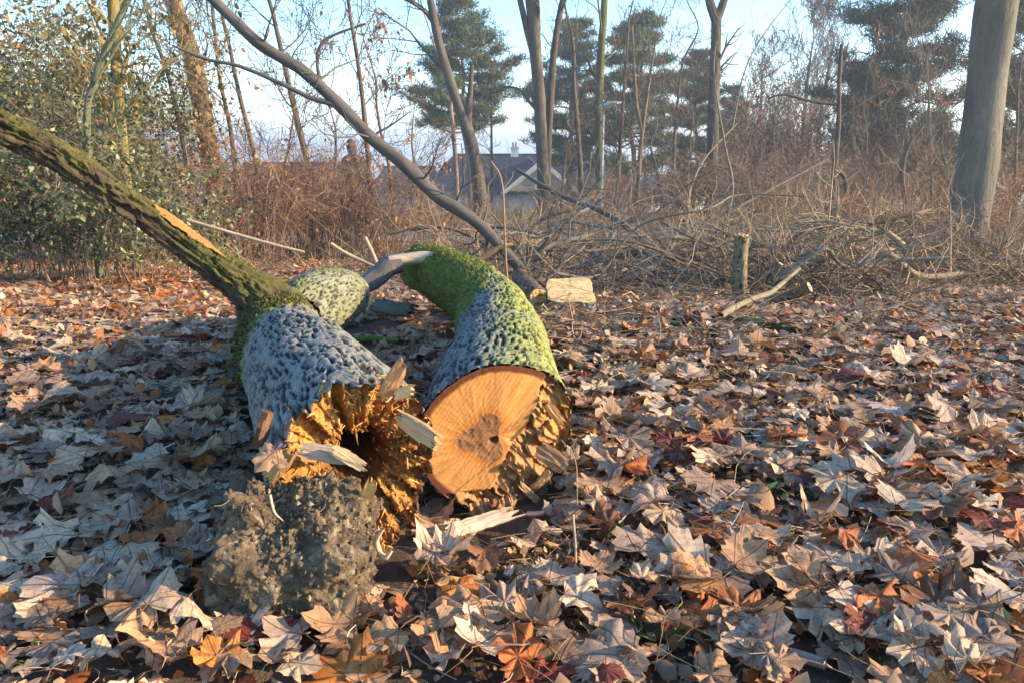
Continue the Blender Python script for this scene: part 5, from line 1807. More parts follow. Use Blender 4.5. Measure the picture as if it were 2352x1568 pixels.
bare_tree('bare_tree', 'thin dark stem rising left of the arching tree', [(590, 390), (570, 300), (548, 210), (528, 110), (505, 0)], 14., [13, 13, 12, 10, 9], (.12, .09, .066), 4, 11, 17, 2, leaves=80, lo=.3, limbL=(1., 2.))
bare_tree('twiggy_tree', 'broad brown trunk bristling with twigs above the cane thicket', [(492, 430), (478, 330), (460, 230), (438, 120), (404, 20), (385, -60)], 12.5, [58, 56, 54, 50, 46, 44], (.20, .145, .09), 4, 8, 18, 2, leaves=160, lo=.5, limbL=(1., 2.2), twigs_on_trunk=80, k=26)
bare_tree('bare_tree', 'slender stem right beside the broad twiggy trunk', [(540, 390), (528, 290), (505, 180), (492, 60), (480, -40)], 12., [13, 12, 11, 10, 9], (.15, .11, .075), 3, 14, 19, 2, leaves=140, lo=.2, limbL=(.8, 1.8))
bare_tree('bare_tree', 'slender leaning stem left of the broad twiggy trunk', [(430, 400), (412, 290), (385, 170), (352, 80), (330, 0)], 11., [12, 12, 11, 10, 9], (.13, .10, .07), 3, 15, 20, 2, leaves=120, lo=.2, limbL=(.8, 1.8))
bare_tree('bare_tree', 'greenish leaning stem rising out of the evergreen shrub', [(200, 300), (216, 190), (245, 110), (290, 10), (330, -80)], 5.6, [20, 20, 19, 17, 15], (.13, .14, .085), 1.5, 12, 21, 2, lo=.2, limbL=(.5, 1.2), rmin=.003)
bare_tree('ivy_tree', 'mossy yellow stem in the upper left among brown leaves', [(292, 420), (280, 300), (270, 190), (262, 60), (250, -60)], 7.2, [24, 26, 30, 32, 30], (.21, .17, .07), 2, 20, 22, 2, leaves=700, leafcol=((.24, .17, .06), (.30, .20, .08), (.15, .13, .05)), lo=.15, limbL=(.5, 1.3), rmin=.003, twigs_on_trunk=40)
bare_tree('dead_snag', 'dead snapped snag without twigs at its top, in front of the hazy bare trees', [(1912, 470), (1918, 380), (1926, 280), (1927, 190), (1930, 140), (1933, 102)], 14., [17, 16, 13, 11, 11, 9], (.10, .08, .065), 0, 0, 23, 1, forks=[([(1925, 240), (1895, 238), (1850, 230), (1800, 218), (1765, 226)], (8, 4)), ([(1930, 268), (1990, 230), (2040, 200)], (6, 4)), ([(1922, 390), (1940, 410), (1945, 450)], (10, 9))], k=12)
bare_tree('leaning_tree', 'dark slanting stem behind the undergrowth left of the broad right trunk', [(2080, 470), (2072, 400), (2090, 330), (2140, 270)], 18., [14, 13, 10, 7], (.085, .075, .065), 2, 8, 24, 2, lo=.3, limbL=(.8, 1.8))
bare_tree('hazy_tree', 'tall bare tree with a broad fan of fine twigs against the pale sky', [(1836, 440), (1842, 340), (1850, 230), (1862, 130)], 42., [13, 12, 10, 6], (.13, .105, .085), 1.5, 26, 25, 3, lo=.25, limbL=(2., 4.), rmin=.012, up=.2, ang=(20, 45), group='hazy bare trees far behind')
bare_tree('hazy_tree', 'tall bare tree at the right of the fine twigged fan', [(1868, 430), (1878, 320), (1895, 200), (1915, 100)], 44., [11, 10, 8, 5], (.13, .105, .085), 1.5, 22, 26, 3, lo=.25, limbL=(2., 3.6), rmin=.012, up=.2, ang=(20, 45), group='hazy bare trees far behind')
bare_tree('hazy_tree', 'smaller pale bare tree left of the fine twigged fan', [(1742, 420), (1745, 320), (1748, 230), (1752, 170)], 46., [9, 8, 6, 4], (.15, .12, .10), 1, 22, 27, 3, lo=.2, limbL=(1.6, 3.), rmin=.012, up=.2, ang=(20, 45), group='hazy bare trees far behind')
bare_tree('hazy_tree', 'hazy thin tree by the yellow sky left of the dead snag', [(1800, 430), (1806, 330), (1812, 240)], 38., [8, 7, 4], (.13, .10, .08), 1, 18, 28, 2, lo=.2, limbL=(1.2, 2.4), rmin=.010, group='hazy bare trees far behind')
for i, (u, h, Yy, lab) in enumerate(((1985, 300, 20, 'slim stem just right of the dead snag'), (2140, 180, 19, 'long slim stem under the right pine boughs'), (2050, 250, 24, 'slim pale birch like stem among the dark firs'),
                                  (2185, 330, 15, 'twiggy sapling close to the broad right trunk'), (2330, 200, 12, 'twiggy sapling beyond the broad right trunk'), (1780, 330, 20, 'slim stem before the far lamp'),
                                  (1590, 330, 20, 'slim dark stem left of the straight forked trunk'), (1700, 350, 17, 'slim grey stem right of the straight forked trunk'), (1520, 330, 19, 'slender stem left of the pine group gap'), (960, 330, 22, 'slender stem in front of the hills'),
                                  (1130, 260, 24, 'slender curved stem by the chimney'), (640, 330, 12, 'slender stem in the cane thicket'), (770, 300, 14, 'slender stem left of the statue'), (1290, 330, 24, 'slender stem right of the twin trunks'))):
    dx = g.normal() * 14
    bare_tree('slim_tree', lab, [(u, 455), (u + dx * .3, 455 - (455 - h) * .35), (u + dx * .7, 455 - (455 - h) * .7), (u + dx, h)], Yy, [9, 8, 7, 5], (.14, .108, .08), 1.5, 12, 100 + i, 2, leaves=30 if i % 3 == 0 else 0, lo=.15, limbL=(.6, 1.5), group='slim trees in the park')

# --- pines
def pine(label, u, vtop, vbase_crown, Y, half, seed, col=((.085, .115, .050), (.12, .14, .055), (.065, .09, .045)), tilt=0, tuft=.30, n=1, top=1., whorls=17, flat=.16, trunkw=.34, lean=0):
    gg = np.random.default_rng(seed)
    zt = at(u, vtop, Y)
    zc = at(u, vbase_crown, Y)
    x0 = zt[0]
    z0 = float(gz(x0, Y)) - .1
    H = zt[2] - z0
    hw = half / FPX * Y
    b = np.array([x0, Y, z0 + .1])
    t = thing('pine_tree', label, 'tree', b, 'pine trees')
    P = [np.array([x0 + lean * (1 - q) + .12 * gg.normal() * q * (1 - q) * 4, Y, z0 + H * q]) for q in np.linspace(0, .97, 7)]
    mb = MB()
    R = np.linspace(trunkw / 2, .04, 7)
    Q, RR, T = tube(mb, np.array(P), R, 12, (.125, .095, .075), 50, None, None, .1, seed, cvar=.4)
    link('trunk', mb, M_TREE, t, b)
    tw = Tw()
    tips = []
    lowq = (zc[2] - z0) / H
    for w in range(whorls):
        q = lowq + (.97 - lowq) * (w + .3 * gg.normal()) / (whorls - 1)
        q = min(max(q, .1), .97)
        prof = (1 - max((q - lowq) / (1 - lowq), 0) ** 1.6) * .9 + .14
        if q < lowq + .12 * (1 - lowq):
            prof *= .75
        prof *= gg.uniform(.62, 1.15)
        a0 = gg.uniform(0, 6.28)
        m = int(gg.integers(3, 7))
        for j in range(m):
            a = a0 + j / m * 6.28 + .35 * gg.normal()
            L = hw * prof * gg.uniform(.5, 1.2)
            q2 = min(max(q + .045 * gg.normal(), .1), .97)
            c0 = np.array([np.interp(q2, np.linspace(0, .97, 7), [p[0] for p in P]), Y, z0 + H * q2])
            d = np.array([math.cos(a), math.sin(a), .12])
            pts = []
            for s in np.linspace(0, 1, 6):
                pts.append(c0 + d * L * s + np.array([0, 0, (gg.uniform(-.30, .02) * s + .26 * s * s) * L]) + (.03 * L * gg.normal(size=3) if s else 0))
            pts = np.array(pts)
            tw.add(pts, max(.055 * (1 - q) + .018, .02), .012, np.array([.10, .078, .062]))
            nb = int((4.5 + L * 2.0) * (.9 if Y < 35 else 1))
            for k_ in range(nb):
                s = gg.uniform(.25, 1)
                xi = s * 5
                i0 = min(int(xi), 4)
                p0 = pts[i0] + (pts[i0 + 1] - pts[i0]) * (xi - i0)
                sd = gg.choice([-1, 1])
                lat = np.array([-d[1], d[0], 0]) * sd * gg.uniform(.3, 1.) + d * gg.uniform(.3, .9) + np.array([0, 0, .12])
                l2 = L * gg.uniform(.16, .36) * (1.15 - .5 * s)
                e = p0 + lat * l2 + np.array([0, 0, .06])
                tw.add([p0, p0 * .8 + e * .2, p0 * .6 + e * .4, p0 * .4 + e * .6, p0 * .2 + e * .8, e], .013, .008, np.array([.10, .078, .062]))
                for s2 in (.35, .65, 1.):
                    if gg.random() < .92:
                        tips.append(p0 + (e - p0) * s2 + gg.normal(size=3) * .05)
    link('boughs', tw.flush(MB(), 4), M_TWIG, t, b)
    tips = np.array(tips)
    m = len(tips)
    nn = 20
    dirs = gg.normal(size=(m, nn, 3)) + np.array([0, 0, .55])
    dirs /= np.linalg.norm(dirs, axis=2)[..., None]
    ln = tuft * (.6 + .6 * gg.random((m, nn, 1)))
    sd = np.cross(dirs, gg.normal(size=(m, nn, 3)))
    sd /= np.linalg.norm(sd, axis=2)[..., None]
    wd = .015 * (Y / 30) ** .6 * tuft / .3
    o = tips[:, None] + gg.normal(size=(m, nn, 3)) * np.array([.16, .16, .06])
    V = np.stack([o - sd * wd, o + sd * wd, o + dirs * ln + sd * wd * .5, o + dirs * ln - sd * wd * .5], 2).reshape(-1, 3)
    c = np.array(col)[gg.integers(0, len(col), m)]
    c = np.repeat(c[:, None], nn * 4, 1).reshape(-1, 3) * (1 + .2 * np.repeat(gg.normal(size=(m * nn, 1)), 4, 0)).clip(.5, 1.5)
    mb = MB()
    mb.add(V, (np.arange(m * nn)[:, None] * 4 + np.arange(4)[None]), c)
    link('crown', mb, M_NEED, t, b)
    return t

pine('spreading black pine behind the crooked trunk, with layered boughs against blue sky', 1048, 0, 300, 40, 165, 1, lean=.6, whorls=17)
pine('dark pine behind the street lamp with an open top', 1470, 30, 390, 42, 150, 2, whorls=19)
pine('pine behind the twin trunks with ragged side boughs', 1318, 45, 380, 44, 150, 3, whorls=17)
pine('broad dense pine left of the straight forked trunk, dark to the ground', 1610, 118, 440, 46, 115, 4, col=((.060, .088, .050), (.085, .11, .055), (.05, .075, .045)), whorls=19)
pine('low dense pine right of the straight forked trunk', 1690, 200, 450, 50, 75, 5, col=((.060, .088, .050), (.085, .11, .055), (.05, .075, .045)), whorls=17)
pine('tall pine with drooping boughs left of the broad right trunk', 2125, -170, 330, 27, 175, 6, lean=-.9, whorls=20, trunkw=.42, col=((.065, .088, .060), (.085, .108, .066), (.055, .075, .052)))
pine('second tall pine whose boughs show right of the broad right trunk', 2420, -160, 400, 25, 170, 7, whorls=20, trunkw=.42, col=((.065, .088, .060), (.085, .108, .066), (.055, .075, .052)))
pine('dark young fir filling the gap under the tall pines', 2040, 215, 440, 33, 80, 8, col=((.065, .088, .060), (.085, .108, .066), (.055, .075, .052)), whorls=17)
pine('bluish young fir just left of the broad right trunk', 2150, 270, 460, 29, 80, 9, col=((.065, .088, .060), (.085, .108, .066), (.055, .075, .052)), whorls=17)
pine('slim fir top poking above the hazy trees', 1975, 165, 420, 48, 50, 10, col=((.065, .088, .060), (.085, .108, .066), (.055, .075, .052)), whorls=17)
pine('small dark fir behind the right undergrowth', 1960, 300, 460, 30, 60, 12, col=((.065, .088, .060), (.085, .108, .066), (.055, .075, .052)), whorls=15)

# --- shrubs
def shrub(name, label, u, v, spread, height, canes, col, Y=None, leaves=0, leafcol=None, leafsize=.05, seed=1, arch=.5, group=None, r=.004, depth=1, kids=(4, 3), leafpart='foliage', flat=None, lean=(0, 0), rmin=.002, droop=-.05, twl=.5):
    """canes rising from one root, arching over; spread and height in metres"""
    gg = np.random.default_rng(seed)
    p = grnd(u, v) if Y is None else np.array([at(u, 600, Y)[0], Y, float(gz(at(u, 600, Y)[0], Y))])
    t = thing(name, label, 'shrub', p, group)
    tw = Tw()
    tips = []
    for i in range(canes):
        a = gg.uniform(0, 6.28)
        rr = math.sqrt(gg.random()) * spread * .45
        o = p + np.array([math.cos(a) * rr, math.sin(a) * rr * .8, -.03])
        o[2] = float(gz(o[0], o[1])) - .02
        a2 = a + .5 * gg.normal()
        H = height * gg.uniform(.55, 1.1)
        S = spread * gg.uniform(.1, .75)
        top = np.array([math.cos(a2) * S + lean[0] * H, math.sin(a2) * S * .8 + lean[1] * H, 0])
        P = []
        ar = arch * gg.uniform(.3, 1.4)
        for s in np.linspace(0, 1, 7):
            zz = H * (s - ar * .55 * s ** 3.0) / (1 - .2 * ar)
            q = o + top * s ** (1.3 + .6 * ar) + np.array([0, 0, zz]) + gg.normal(size=3) * .03 * height * (s > 0)
            q[2] = max(q[2], float(gz(q[0], q[1])) + .01)
            P.append(q)
        P = np.array(P)
        c = np.asarray(col[int(gg.integers(0, len(col)))])
        thick = gg.random() < .12
        tw.add(P, r * gg.uniform(.7, 1.4) * (1.9 if thick else 1), r * .4, c * (1.5 if thick else 1))
        for j in range(int(kids[0] + gg.integers(0, 3))):
            x = gg.uniform(.25, .98) * 6
            i0 = min(int(x), 5)
            q = P[i0] + (P[i0 + 1] - P[i0]) * (x - i0)
            d = rot_about(P[i0 + 1] - P[i0], math.radians(gg.uniform(25, 75)), gg)
            grow(tw, q, d, height * twl * gg.uniform(.2, .75), r * .5, depth, gg, c, droop, .2, kids[1:], tips, rmin)
        tips.append((P[-1], P[-1] - P[-2]))
    link('canes', tw.flush(MB(), 3), M_TWIG, t, p)['kind'] = 'stuff'
    if leaves:
        tp = np.array([q[0] for q in tips])
        td = np.array([q[1] / (np.linalg.norm(q[1]) + 1e-9) for q in tips])
        i = gg.integers(0, len(tp), leaves)
        back = gg.random((leaves, 1)) * .20 * height * .5
        P3 = tp[i] - td[i] * back + gg.normal(size=(leaves, 3)) * leafsize * .9
        mb = MB()
        blades(mb, P3, leafsize, gg, np.array(leafcol), .28, flat, .3, out=td[i] * .6 + np.array([0, 0, -.2]))
        link(leafpart, mb, M_FOL if leafpart == 'foliage' else M_DRY, t, p)
    return t

RED = [(.25, .12, .065), (.32, .17, .09), (.18, .095, .06), (.38, .22, .11)]
RED2 = [(.20, .10, .06), (.30, .17, .10), (.12, .07, .05), (.36, .23, .13), (.17, .12, .09)]
GRB = [(.20, .14, .095), (.28, .19, .12), (.15, .11, .08)]
PRIV = ((.19, .20, .085), (.26, .26, .13), (.08, .105, .035), (.045, .07, .025))
DKG = ((.050, .075, .030), (.075, .10, .035), (.14, .15, .05), (.035, .055, .025))
BRL = ((.28, .19, .075), (.22, .15, .06), (.33, .23, .11), (.12, .12, .04))
EV = 'evergreen shrubs at the left'
shrub('privet_shrub', 'evergreen shrub with drooping sprays of small pale oval leaves under the mossy limb', 240, 655, 1.0, 1.15, 46, GRB, leaves=8500, leafcol=PRIV, leafsize=.031, seed=1, arch=.9, group=EV, flat=1., kids=(5, 3, 3))
shrub('privet_shrub', 'dark leafy shrub at the left edge behind the mossy limb', 40, 650, 1.0, 1.5, 46, GRB, leaves=8500, leafcol=DKG, leafsize=.031, seed=2, arch=.7, group=EV, flat=1., kids=(5, 3, 3))
shrub('tall_evergreen_shrub', 'tall evergreen shrub with dark glossy leaves rising beyond the mossy limb', 205, 610, 1.3, 2.4, 50, GRB, leaves=19000, leafcol=DKG, leafsize=.042, seed=3, arch=.35, group=EV, kids=(6, 4, 3))
shrub('tall_brown_shrub', 'tall shrub of yellow brown leaves filling the top left corner', 60, 600, 1.5, 3.6, 60, GRB, leaves=22000, leafcol=BRL, leafsize=.055, seed=4, arch=.25, group=EV, kids=(6, 4, 3), leafpart='dry_leaves')
shrub('tall_brown_shrub', 'twiggy brown leaved shrub between the evergreen and the broad twiggy trunk', 330, 590, 1.4, 3.3, 50, RED, leaves=8000, leafcol=BRL, leafsize=.05, seed=5, arch=.25, group=EV, kids=(7, 4, 3), leafpart='dry_leaves')
shrub('privet_shrub', 'low sparse shrub with pale leaves trailing on the orange litter', 380, 640, .8, .75, 22, GRB, leaves=1500, leafcol=PRIV, leafsize=.034, seed=6, arch=1.0, group=EV, flat=1.)
TH = 'arching cane shrubs of the thicket'
for i, (u, v, sp, h, cn, lab) in enumerate(((470, 605, 1.0, 1.45, 60, 'upright cane shrub under the broad twiggy trunk'), (560, 612, 1.1, 1.15, 70, 'cane shrub right behind the bare strip of the mossy limb'),
                                    (660, 600, 1.2, 1.25, 80, 'dense cane shrub left of the statue'), (760, 598, 1.2, 1.15, 80, 'arching cane shrub in the middle of the thicket'),
                                    (870, 590, 1.3, 1.1, 80, 'cane shrub arching to the right under the leaning branch'), (960, 575, 1.3, .9, 50, 'low cane shrub at the right end of the thicket'),
                                    (620, 575, 1.5, 1.7, 60, 'taller cane shrub at the back of the thicket'), (800, 572, 1.5, 1.5, 60, 'cane shrub just below the statue'), (400, 590, 1.0, 1.7, 50, 'cane shrub next to the evergreen leaves'))):
    shrub('cane_shrub', 'reddish ' + lab, u, v, sp * 1.1, h * 1.5, int(cn * 1.1), RED2, leaves=110, leafcol=((.36, .17, .06), (.42, .24, .10), (.28, .12, .05)), leafsize=.06, seed=20 + i, arch=.95, group=TH, kids=(3, 2), r=.0055, rmin=.0025, depth=1, leafpart='dry_leaves', twl=.45)
UG = 'undergrowth shrubs beyond the heap'
for i, (u, v, sp, h, cn, lab, col) in enumerate(((1330, 500, 2.4, 1.4, 60, 'grey twiggy shrub below the lamp post', GRB), (1500, 520, 2.0, 1.3, 60, 'twiggy shrub behind the longest heap branch', RED), (1640, 530, 2.0, 1.7, 60, 'brown twiggy shrub at the foot of the straight forked trunk', GRB),
                                    (1760, 540, 2.0, 1.6, 60, 'purple brown shrub under the far lamps', GRB), (1880, 560, 1.6, 1.0, 60, 'orange brown shrub left of the dead snag foot', RED), (1990, 575, 1.5, .85, 70, 'low orange shrub in the sunny undergrowth', RED),
                                    (2100, 585, 1.4, .9, 70, 'orange shrub just left of the broad right trunk', RED), (2310, 600, 1.3, 1.3, 60, 'reddish shrub right of the broad right trunk', RED), (2230, 615, .9, .6, 34, 'little pale shrub at the foot of the broad right trunk', GRB),
                                    (2340, 560, 1.6, 1.8, 60, 'tall hazy shrub at the right edge', GRB), (1440, 545, 1.4, .8, 40, 'low twiggy shrub in the far side of the heap', RED), (1130, 490, 3.2, 1.3, 80, 'grey hedge like shrub before the roof', GRB),
                                    (960, 490, 3.0, 1.2, 80, 'grey shrub left of the roof hip', GRB), (1240, 490, 2.6, 1.2, 70, 'pale twiggy shrub before the dormer', GRB), (2040, 520, 2.4, 1.8, 60, 'hazy shrub under the young fir', GRB), (1830, 520, 2.2, 2.0, 60, 'hazy twig shrub left of the snag', GRB))):
    shrub('twig_shrub', lab, u, v, sp, h * 1.15, int(cn * 1.3), col, leaves=60, leafcol=((.33, .16, .07), (.38, .22, .11)), leafsize=.07, seed=50 + i, arch=.6, group=UG, kids=(5, 3), r=.006, leafpart='dry_leaves', rmin=.003 if v > 540 else .005)
for i, (u, Yy, sp, h, lab) in enumerate(((1755, 30, 2.0, 4.6, 'copper leaved hornbeam left of the hazy bare trees'), (1700, 32, 1.6, 3.4, 'smaller copper shrub by the far lamp'), (1985, 26, 1.6, 3.2, 'copper brown shrub right of the dead snag'), (1800, 28, 1.6, 3.6, 'copper shrub behind the fan of bare twigs'))):
    shrub('copper_shrub', lab, u, None, sp, h, 40, GRB, Y=Yy, leaves=2200, leafcol=((.34, .17, .09), (.27, .13, .07), (.40, .23, .13)), leafsize=.11, seed=80 + i, arch=.2, group='copper leaved shrubs', kids=(6, 4, 3), r=.012, leafpart='dry_leaves', rmin=.008)

# dry grass of the bank beyond the path: one sheet of stalks
gg = np.random.default_rng(91)
tw = Tw(5)
for i in range(9000):
    u = gg.uniform(250, 2500)
    v = gg.uniform(455, 536)
    p = grnd(u, v)
    if p[1] > 34:
        continue
    h = gg.uniform(.2, .65) * (1.0 if 950 < u < 1400 else .7)
    a = gg.uniform(0, 6.28)
    d = np.array([math.cos(a), math.sin(a), 0]) * h * gg.uniform(.1, .7)
    c = np.array(((.42, .27, .12), (.48, .33, .16), (.34, .20, .09), (.26, .17, .10))[gg.integers(0, 4)])
    tw.add([p, p + d * .1 + [0, 0, h * .4], p + d * .3 + [0, 0, h * .7], p + d * .6 + [0, 0, h * .92], p + d + [0, 0, h]], .007, .003, c)
kind(link('dry_grass', tw.flush(MB(), 3), M_GRASS), 'stuff')

# --- street lamps
M_STEEL = surf('galvanised steel', 40, .12, 0, .001, .45, spec=.5)
M_GLASSY = surf('pale lamp cover', 20, .05, 0, .001, .25, spec=.6)
def lamp(label, u, vb, vt, Y, group='street lamps', turn=1):
    top = at(u, vt, Y)
    b = np.array([top[0], Y, float(gz(top[0], Y))])
    t = thing('street_lamp', label, 'street lamp', b, group)
    mb = MB()
    Hh = top[2] - b[2]
    r = .065
    tube(mb, [b - [0, 0, .1], b + [0, 0, Hh * .25], b + [0, 0, Hh * .26], b + [0, 0, Hh * .6], top], [r, r, r * .7, r * .62, r * .5], 14, (.34, .35, .36), None, None, (.3, .3, .3), 0, 2)
    link('pole', mb, M_STEEL, t, b)
    k = 20
    mb = MB()
    s = np.linspace(0, 1, 12)
    L, Wd = .60, .17
    V = []
    for q in s:
        w = Wd * math.sin(math.pi * (.12 + .80 * q)) ** .6
        hh = .085 * math.sin(math.pi * (.15 + .78 * q)) ** .8
        th = np.arange(k) / k * 6.2832
        V.append(np.stack([top[0] + turn * (-.10 + L * q) + 0 * th, Y + w * np.cos(th), top[2] + .05 + .09 * q + hh * np.maximum(np.sin(th), -.35)], 1))
    V = np.array(V)
    V = np.concatenate([[np.repeat(V[0].mean(0)[None], k, 0)], V, [np.repeat(V[-1].mean(0)[None], k, 0)]])
    mb.add(V.reshape(-1, 3), gridf(14, k), (.46, .47, .48))
    h = link('lamp_head', mb, M_STEEL, t, b)
    mb = MB()
    V = []
    for q in np.linspace(.2, .85, 8):
        th = np.linspace(-1, 1, 9)
        w = .13 * math.sin(math.pi * (.12 + .8 * q)) ** .6
        V.append(np.stack([top[0] + turn * (-.10 + L * q) + 0 * th, Y + w * th, top[2] + .05 + .09 * q - .032 - .03 * (1 - th ** 2)], 1))
    mb.add(np.array(V).reshape(-1, 3), gridf(8, 9, False), (.7, .7, .68))
    link('lens', mb, M_GLASSY, h, b)
lamp('nearest street lamp, tall steel post with an oval head before the mossy trunk', 1386, 480, 250, 21.)
lamp('far street lamp with its white head just right of the straight forked trunk', 1661, 470, 388, 34., turn=1)
lamp('small farthest street lamp, half hidden by twigs', 1748, 470, 414, 40., turn=1)

# --- houses below the slope
M_ROOF = surf('dark slate roof', 12, .3, .3, .01, .7, (1, 1, 1), coords='obj')
M_WALL = surf('rendered wall', 6, .12, .1, .004, .9, coords='obj')
M_GLASS = surf('dark window glass', 3, .1, 0, .001, .15, spec=.6, coords='obj')

def box(mb, lo, hi, col, mat=0):
    (x0, y0, z0), (x1, y1, z1) = lo, hi
    V = [(x0, y0, z0), (x1, y0, z0), (x1, y1, z0), (x0, y1, z0), (x0, y0, z1), (x1, y0, z1), (x1, y1, z1), (x0, y1, z1)]
    mb.add(np.array(V), np.array([[0, 1, 5, 4], [1, 2, 6, 5], [2, 3, 7, 6], [3, 0, 4, 7], [4, 5, 6, 7], [3, 2, 1, 0]]), col, None, mat)

def hip_roof(mb, x0, x1, y0, y1, ze, zr, hipL, hipR, col, courses=22, over=.4):
    """front slope laid in tile courses, each a low step; plain back slope"""
    ym = (y0 + y1) / 2
    a0, a1, b0, b1 = x0 - over, x1 + over, x0 + hipL, x1 - hipR
    for i in range(courses):
        q0, q1 = i / courses, (i + 1) / courses
        e = .03
        pts = []
        for q, dz in ((q0, e), (q1, 0.)):
            pts.append((a0 + (b0 - a0) * q, y0 - over + (ym - y0 + over) * q, ze + (zr - ze) * q + dz))
            pts.append((a1 + (b1 - a1) * q, y0 - over + (ym - y0 + over) * q, ze + (zr - ze) * q + dz))
        n = 24
        L = [np.array(pts[0]) + (np.array(pts[1]) - pts[0]) * k / n for k in range(n + 1)]
        U = [np.array(pts[2]) + (np.array(pts[3]) - pts[2]) * k / n for k in range(n + 1)]
        D = [p - [0, 0, e] for p in L]
        V = np.array(D + L + U)
        m = n + 1
        cc = np.asarray(col) * (1 + .22 * g.normal(size=(3 * m, 1))).clip(.6, 1.5)
        mb.add(V, gridf(3, m, False), cc)
    V = np.array([(a0, y1 + over, ze), (a1, y1 + over, ze), (b1, ym, zr), (b0, ym, zr), (a0, y0 - over, ze), (a1, y0 - over, ze)])
    mb.add(V, [np.array([[0, 1, 2, 3]]), np.array([[4, 3, 0], [5, 1, 2]])], col)

def house(label, u0, u1, vr, ve, Y, depth, roofcol, wallcol, hipL=0, hipR=0, dormer=None, chimney=None, group='houses below the slope'):
    ym = Y + depth / 2
    x0, x1 = at(u0, vr, ym)[0], at(u1, vr, ym)[0]
    zr, ze = at(u0, vr, ym)[2], at(u0, ve, Y)[2]
    z0 = float(gz((x0 + x1) / 2, Y)) - .3
    z0 = min(z0, ze - 2.6)
    b = np.array([(x0 + x1) / 2, Y, z0])
    t = thing('house', label, 'house', b, group)
    mb = MB()
    box(mb, (x0 + .1, Y, z0), (x1 - .1, Y + depth, ze), wallcol)
    if hipL == 0 or hipR == 0:
        for xx, hp in ((x0 + .12, hipL), (x1 - .12, hipR)):
            if hp == 0:
                mb.add(np.array([(xx, Y, ze), (xx, Y + depth, ze), (xx, ym, zr - .1)]), np.array([[0, 1, 2]]), wallcol)
    link('wall', mb, M_WALL, t, b)
    mb = MB()
    hip_roof(mb, x0, x1, Y, Y + depth, ze, zr, hipL, hipR, roofcol)
    tube(mb, [(x0 + hipL - .05, ym, zr + .02), (x1 - hipR + .05, ym, zr + .02)], .11, 8, np.asarray(roofcol) * .9, 12)
    rf = link('roof', mb, M_ROOF, t, b, False)
    if chimney:
        cu, cv, cw = chimney
        cx = at(cu, vr, ym)[0]
        zt = at(cu, cv, ym)[2]
        w = cw / FPX * ym / 2
        mb = MB()
        box(mb, (cx - w, ym - w, zr - .5), (cx + w, ym + w, zt - .14), (.50, .52, .55))
        box(mb, (cx - w * 1.2, ym - w * 1.2, zt - .14), (cx + w * 1.2, ym + w * 1.2, zt), (.36, .40, .46))
        for dx in (-.4, .4):
            tube(mb, [(cx + dx * w, ym, zt), (cx + dx * w, ym, zt + .35)], .09, 8, (.30, .22, .18), 4)
        link('chimney', mb, M_WALL, rf, b, False)
    if dormer:
        du0, du1, dvt, dvb = dormer
        yd = Y - .55
        p0, p1, pt = at(du0, dvb, yd), at(du1, dvb, yd), at((du0 + du1) / 2, dvt, yd)
        xm, zt, zb = (p0[0] + p1[0]) / 2, pt[2], p0[2]
        back = Y + depth * .42
        mb = MB()
        mb.add(np.array([(p0[0], yd, zb), (p1[0], yd, zb), (xm, yd, zt)]), np.array([[0, 1, 2]]), (.30, .265, .22))
        dm = link('dormer', mb, M_WALL, t, b, False)
        mb = MB()
        for s, xa in ((-1, p0[0]), (1, p1[0])):
            o = .35 * s
            V = np.array([(xa + o, yd - .25, zb - .2), (xm, yd - .25, zt + .25), (xm, back, zt + .25), (xa + o, back, zb - .2)])
            mb.add(np.concatenate([V, V + [0, 0, .12]]), np.array([[0, 1, 2, 3], [4, 7, 6, 5], [0, 4, 5, 1], [1, 5, 6, 2], [2, 6, 7, 3], [3, 7, 4, 0]]), roofcol)
        link('dormer_roof', mb, M_ROOF, dm, b, False)
        mb = MB()
        for s, xa in ((-1, p0[0]), (1, p1[0])):
            V = np.array([(xa + .30 * s, yd - .28, zb - .15), (xm, yd - .28, zt + .22), (xm, yd - .28, zt - .25), (xa - .15 * s, yd - .28, zb - .15)])
            V2 = V + [0, .14, 0]
            mb.add(np.concatenate([V, V2]), np.array([[0, 1, 2, 3], [4, 7, 6, 5], [0, 4, 5, 1], [2, 6, 7, 3], [3, 7, 4, 0]]), (.55, .53, .47))
        link('bargeboard', mb, M_WALL, dm, b, False)
        mb = MB()
        box(mb, (xm - .55, yd - .05, zb + .15), (xm + .55, yd + .05, zb + 1.0), (.62, .62, .60))
        wn_ = link('window', mb, M_WALL, dm, b, False)
    return t

SL = (.022, .028, .042)
house('dark slate roofed house with a pale gabled dormer and a chimney', 985, 1300, 357, 447, 58., 11., SL, (.45, .43, .40), hipL=2.0, hipR=0, dormer=(1158, 1330, 372, 440), chimney=(1182, 338, 17))
house('lower slate roofed wing to the right of the twin trunks', 1268, 1440, 381, 450, 61., 9., SL, (.62, .64, .66))
house('low roofed house left of the main roof hip', 880, 1000, 385, 440, 62., 8., (.055, .055, .062), (.4, .38, .35))
house('long brown roofed house behind the cane thicket and the statue', 560, 815, 377, 440, 46., 9., (.105, .065, .055), (.4, .36, .32))
house('small slate roofed house half hidden under the dense pine', 1395, 1500, 425, 462, 55., 7., (.05, .065, .09), (.62, .66, .72), hipR=1.0)
house('pale walled house behind the saplings with a blue gable', 1480, 1600, 405, 450, 66., 8., (.06, .065, .075), (.60, .62, .62))

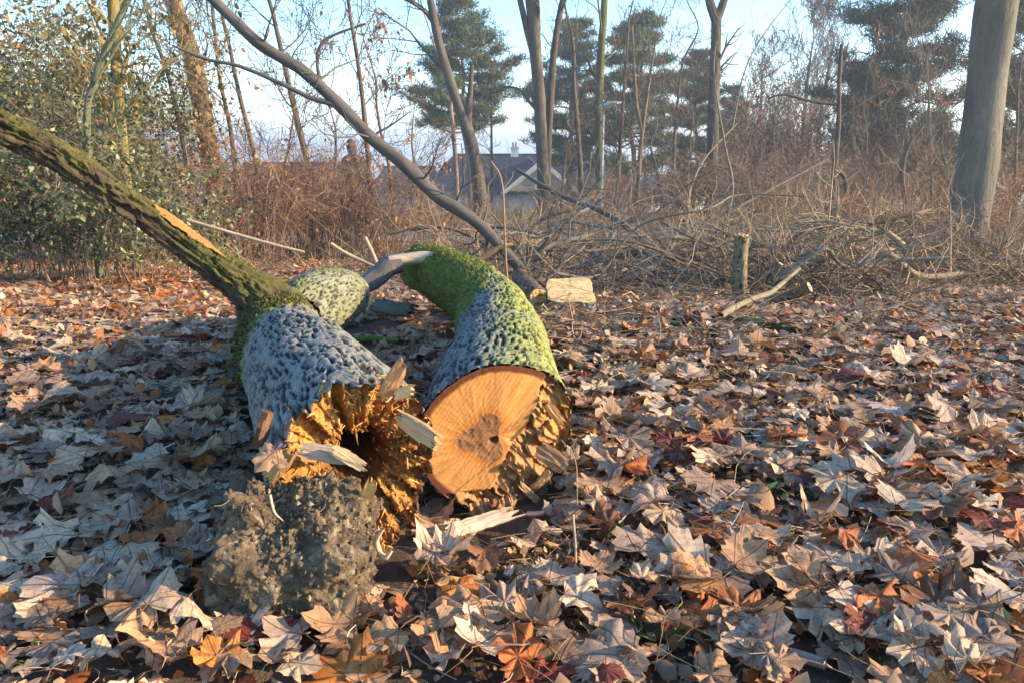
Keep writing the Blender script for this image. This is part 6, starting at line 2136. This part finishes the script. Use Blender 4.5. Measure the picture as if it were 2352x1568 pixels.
# --- the draped stone figure behind the thicket
Yst = 17.
p = at(812, 395, Yst)
zt = at(812, 318, Yst)[2]
b = np.array([p[0], Yst, float(gz(p[0], Yst))])
Hs = zt - b[2]
prof = [(0, .46, .42, .12), (.20, .46, .42, .12), (.21, .38, .34, .11), (.34, .36, .32, .10), (.42, .34, .29, .10), (.52, .31, .26, .09), (.62, .28, .23, .07), (.70, .25, .20, .05), (.77, .23, .17, .02), (.81, .17, .13, .0), (.835, .09, .08, -.01), (.85, .065, .07, -.02), (.87, .085, .09, -.02), (.91, .100, .11, -.02), (.95, .098, .108, -.02), (.98, .07, .08, -.02), (1.0, .01, .01, -.02)]
k = 40
th = np.arange(k) / k * 6.2832
sc_ = Hs / 1.9
V = np.array([np.stack([b[0] + (ox + rx * np.cos(th)) * sc_, Yst + ry * np.sin(th) * sc_, np.full(k, b[2] + z * Hs)], 1) for z, rx, ry, ox in spline(np.array([(z, rx, ry, ox) for z, rx, ry, ox in prof]), 70)])
fold = .030 * np.sin(9 * th[None] + 2 * np.sin(np.linspace(0, 9, 70))[:, None]) * sstep(.36, .55, np.linspace(0, 1, 70))[:, None] * sstep(.80, .66, np.linspace(0, 1, 70))[:, None]
V[..., 0] += fold * np.cos(th) * sc_
V[..., 1] += fold * np.sin(th) * sc_
mb = MB()
Vf = V.reshape(-1, 3)
mb.add(Vf + .012 * fbm(Vf * 9, 3, 2)[:, None], gridf(70, k), np.array([.075, .07, .066]) * (1 + .4 * fbm(Vf * 6, 3, 4))[:, None])
tag(link('stone_statue', mb, M_WALL, None, b), 'weathered dark stone figure in a draped cloak above the cane thicket', 'statue')
# ------------------------------------------------------------------ the hazy winter air
m = bpy.data.materials.new('winter haze')
m.use_nodes = True
nt = m.node_tree
nt.nodes.remove(nt.nodes['Principled BSDF'])
pv_ = nt.nodes.new('ShaderNodeVolumePrincipled')
pv_.inputs['Color'].default_value = (.93, .95, 1.0, 1)
pv_.inputs['Density'].default_value = .0024
pv_.inputs['Anisotropy'].default_value = .55
nt.links.new(pv_.outputs[0], nt.nodes['Material Output'].inputs['Volume'])
m.cycles.homogeneous_volume = True
mb = MB()
box(mb, (-6000, -60, -60), (6000, 4700, 24), (1, 1, 1))
hz = link('haze', mb, m, None, None, False)
kind(hz, 'stuff')
hz.display_type = 'WIRE'
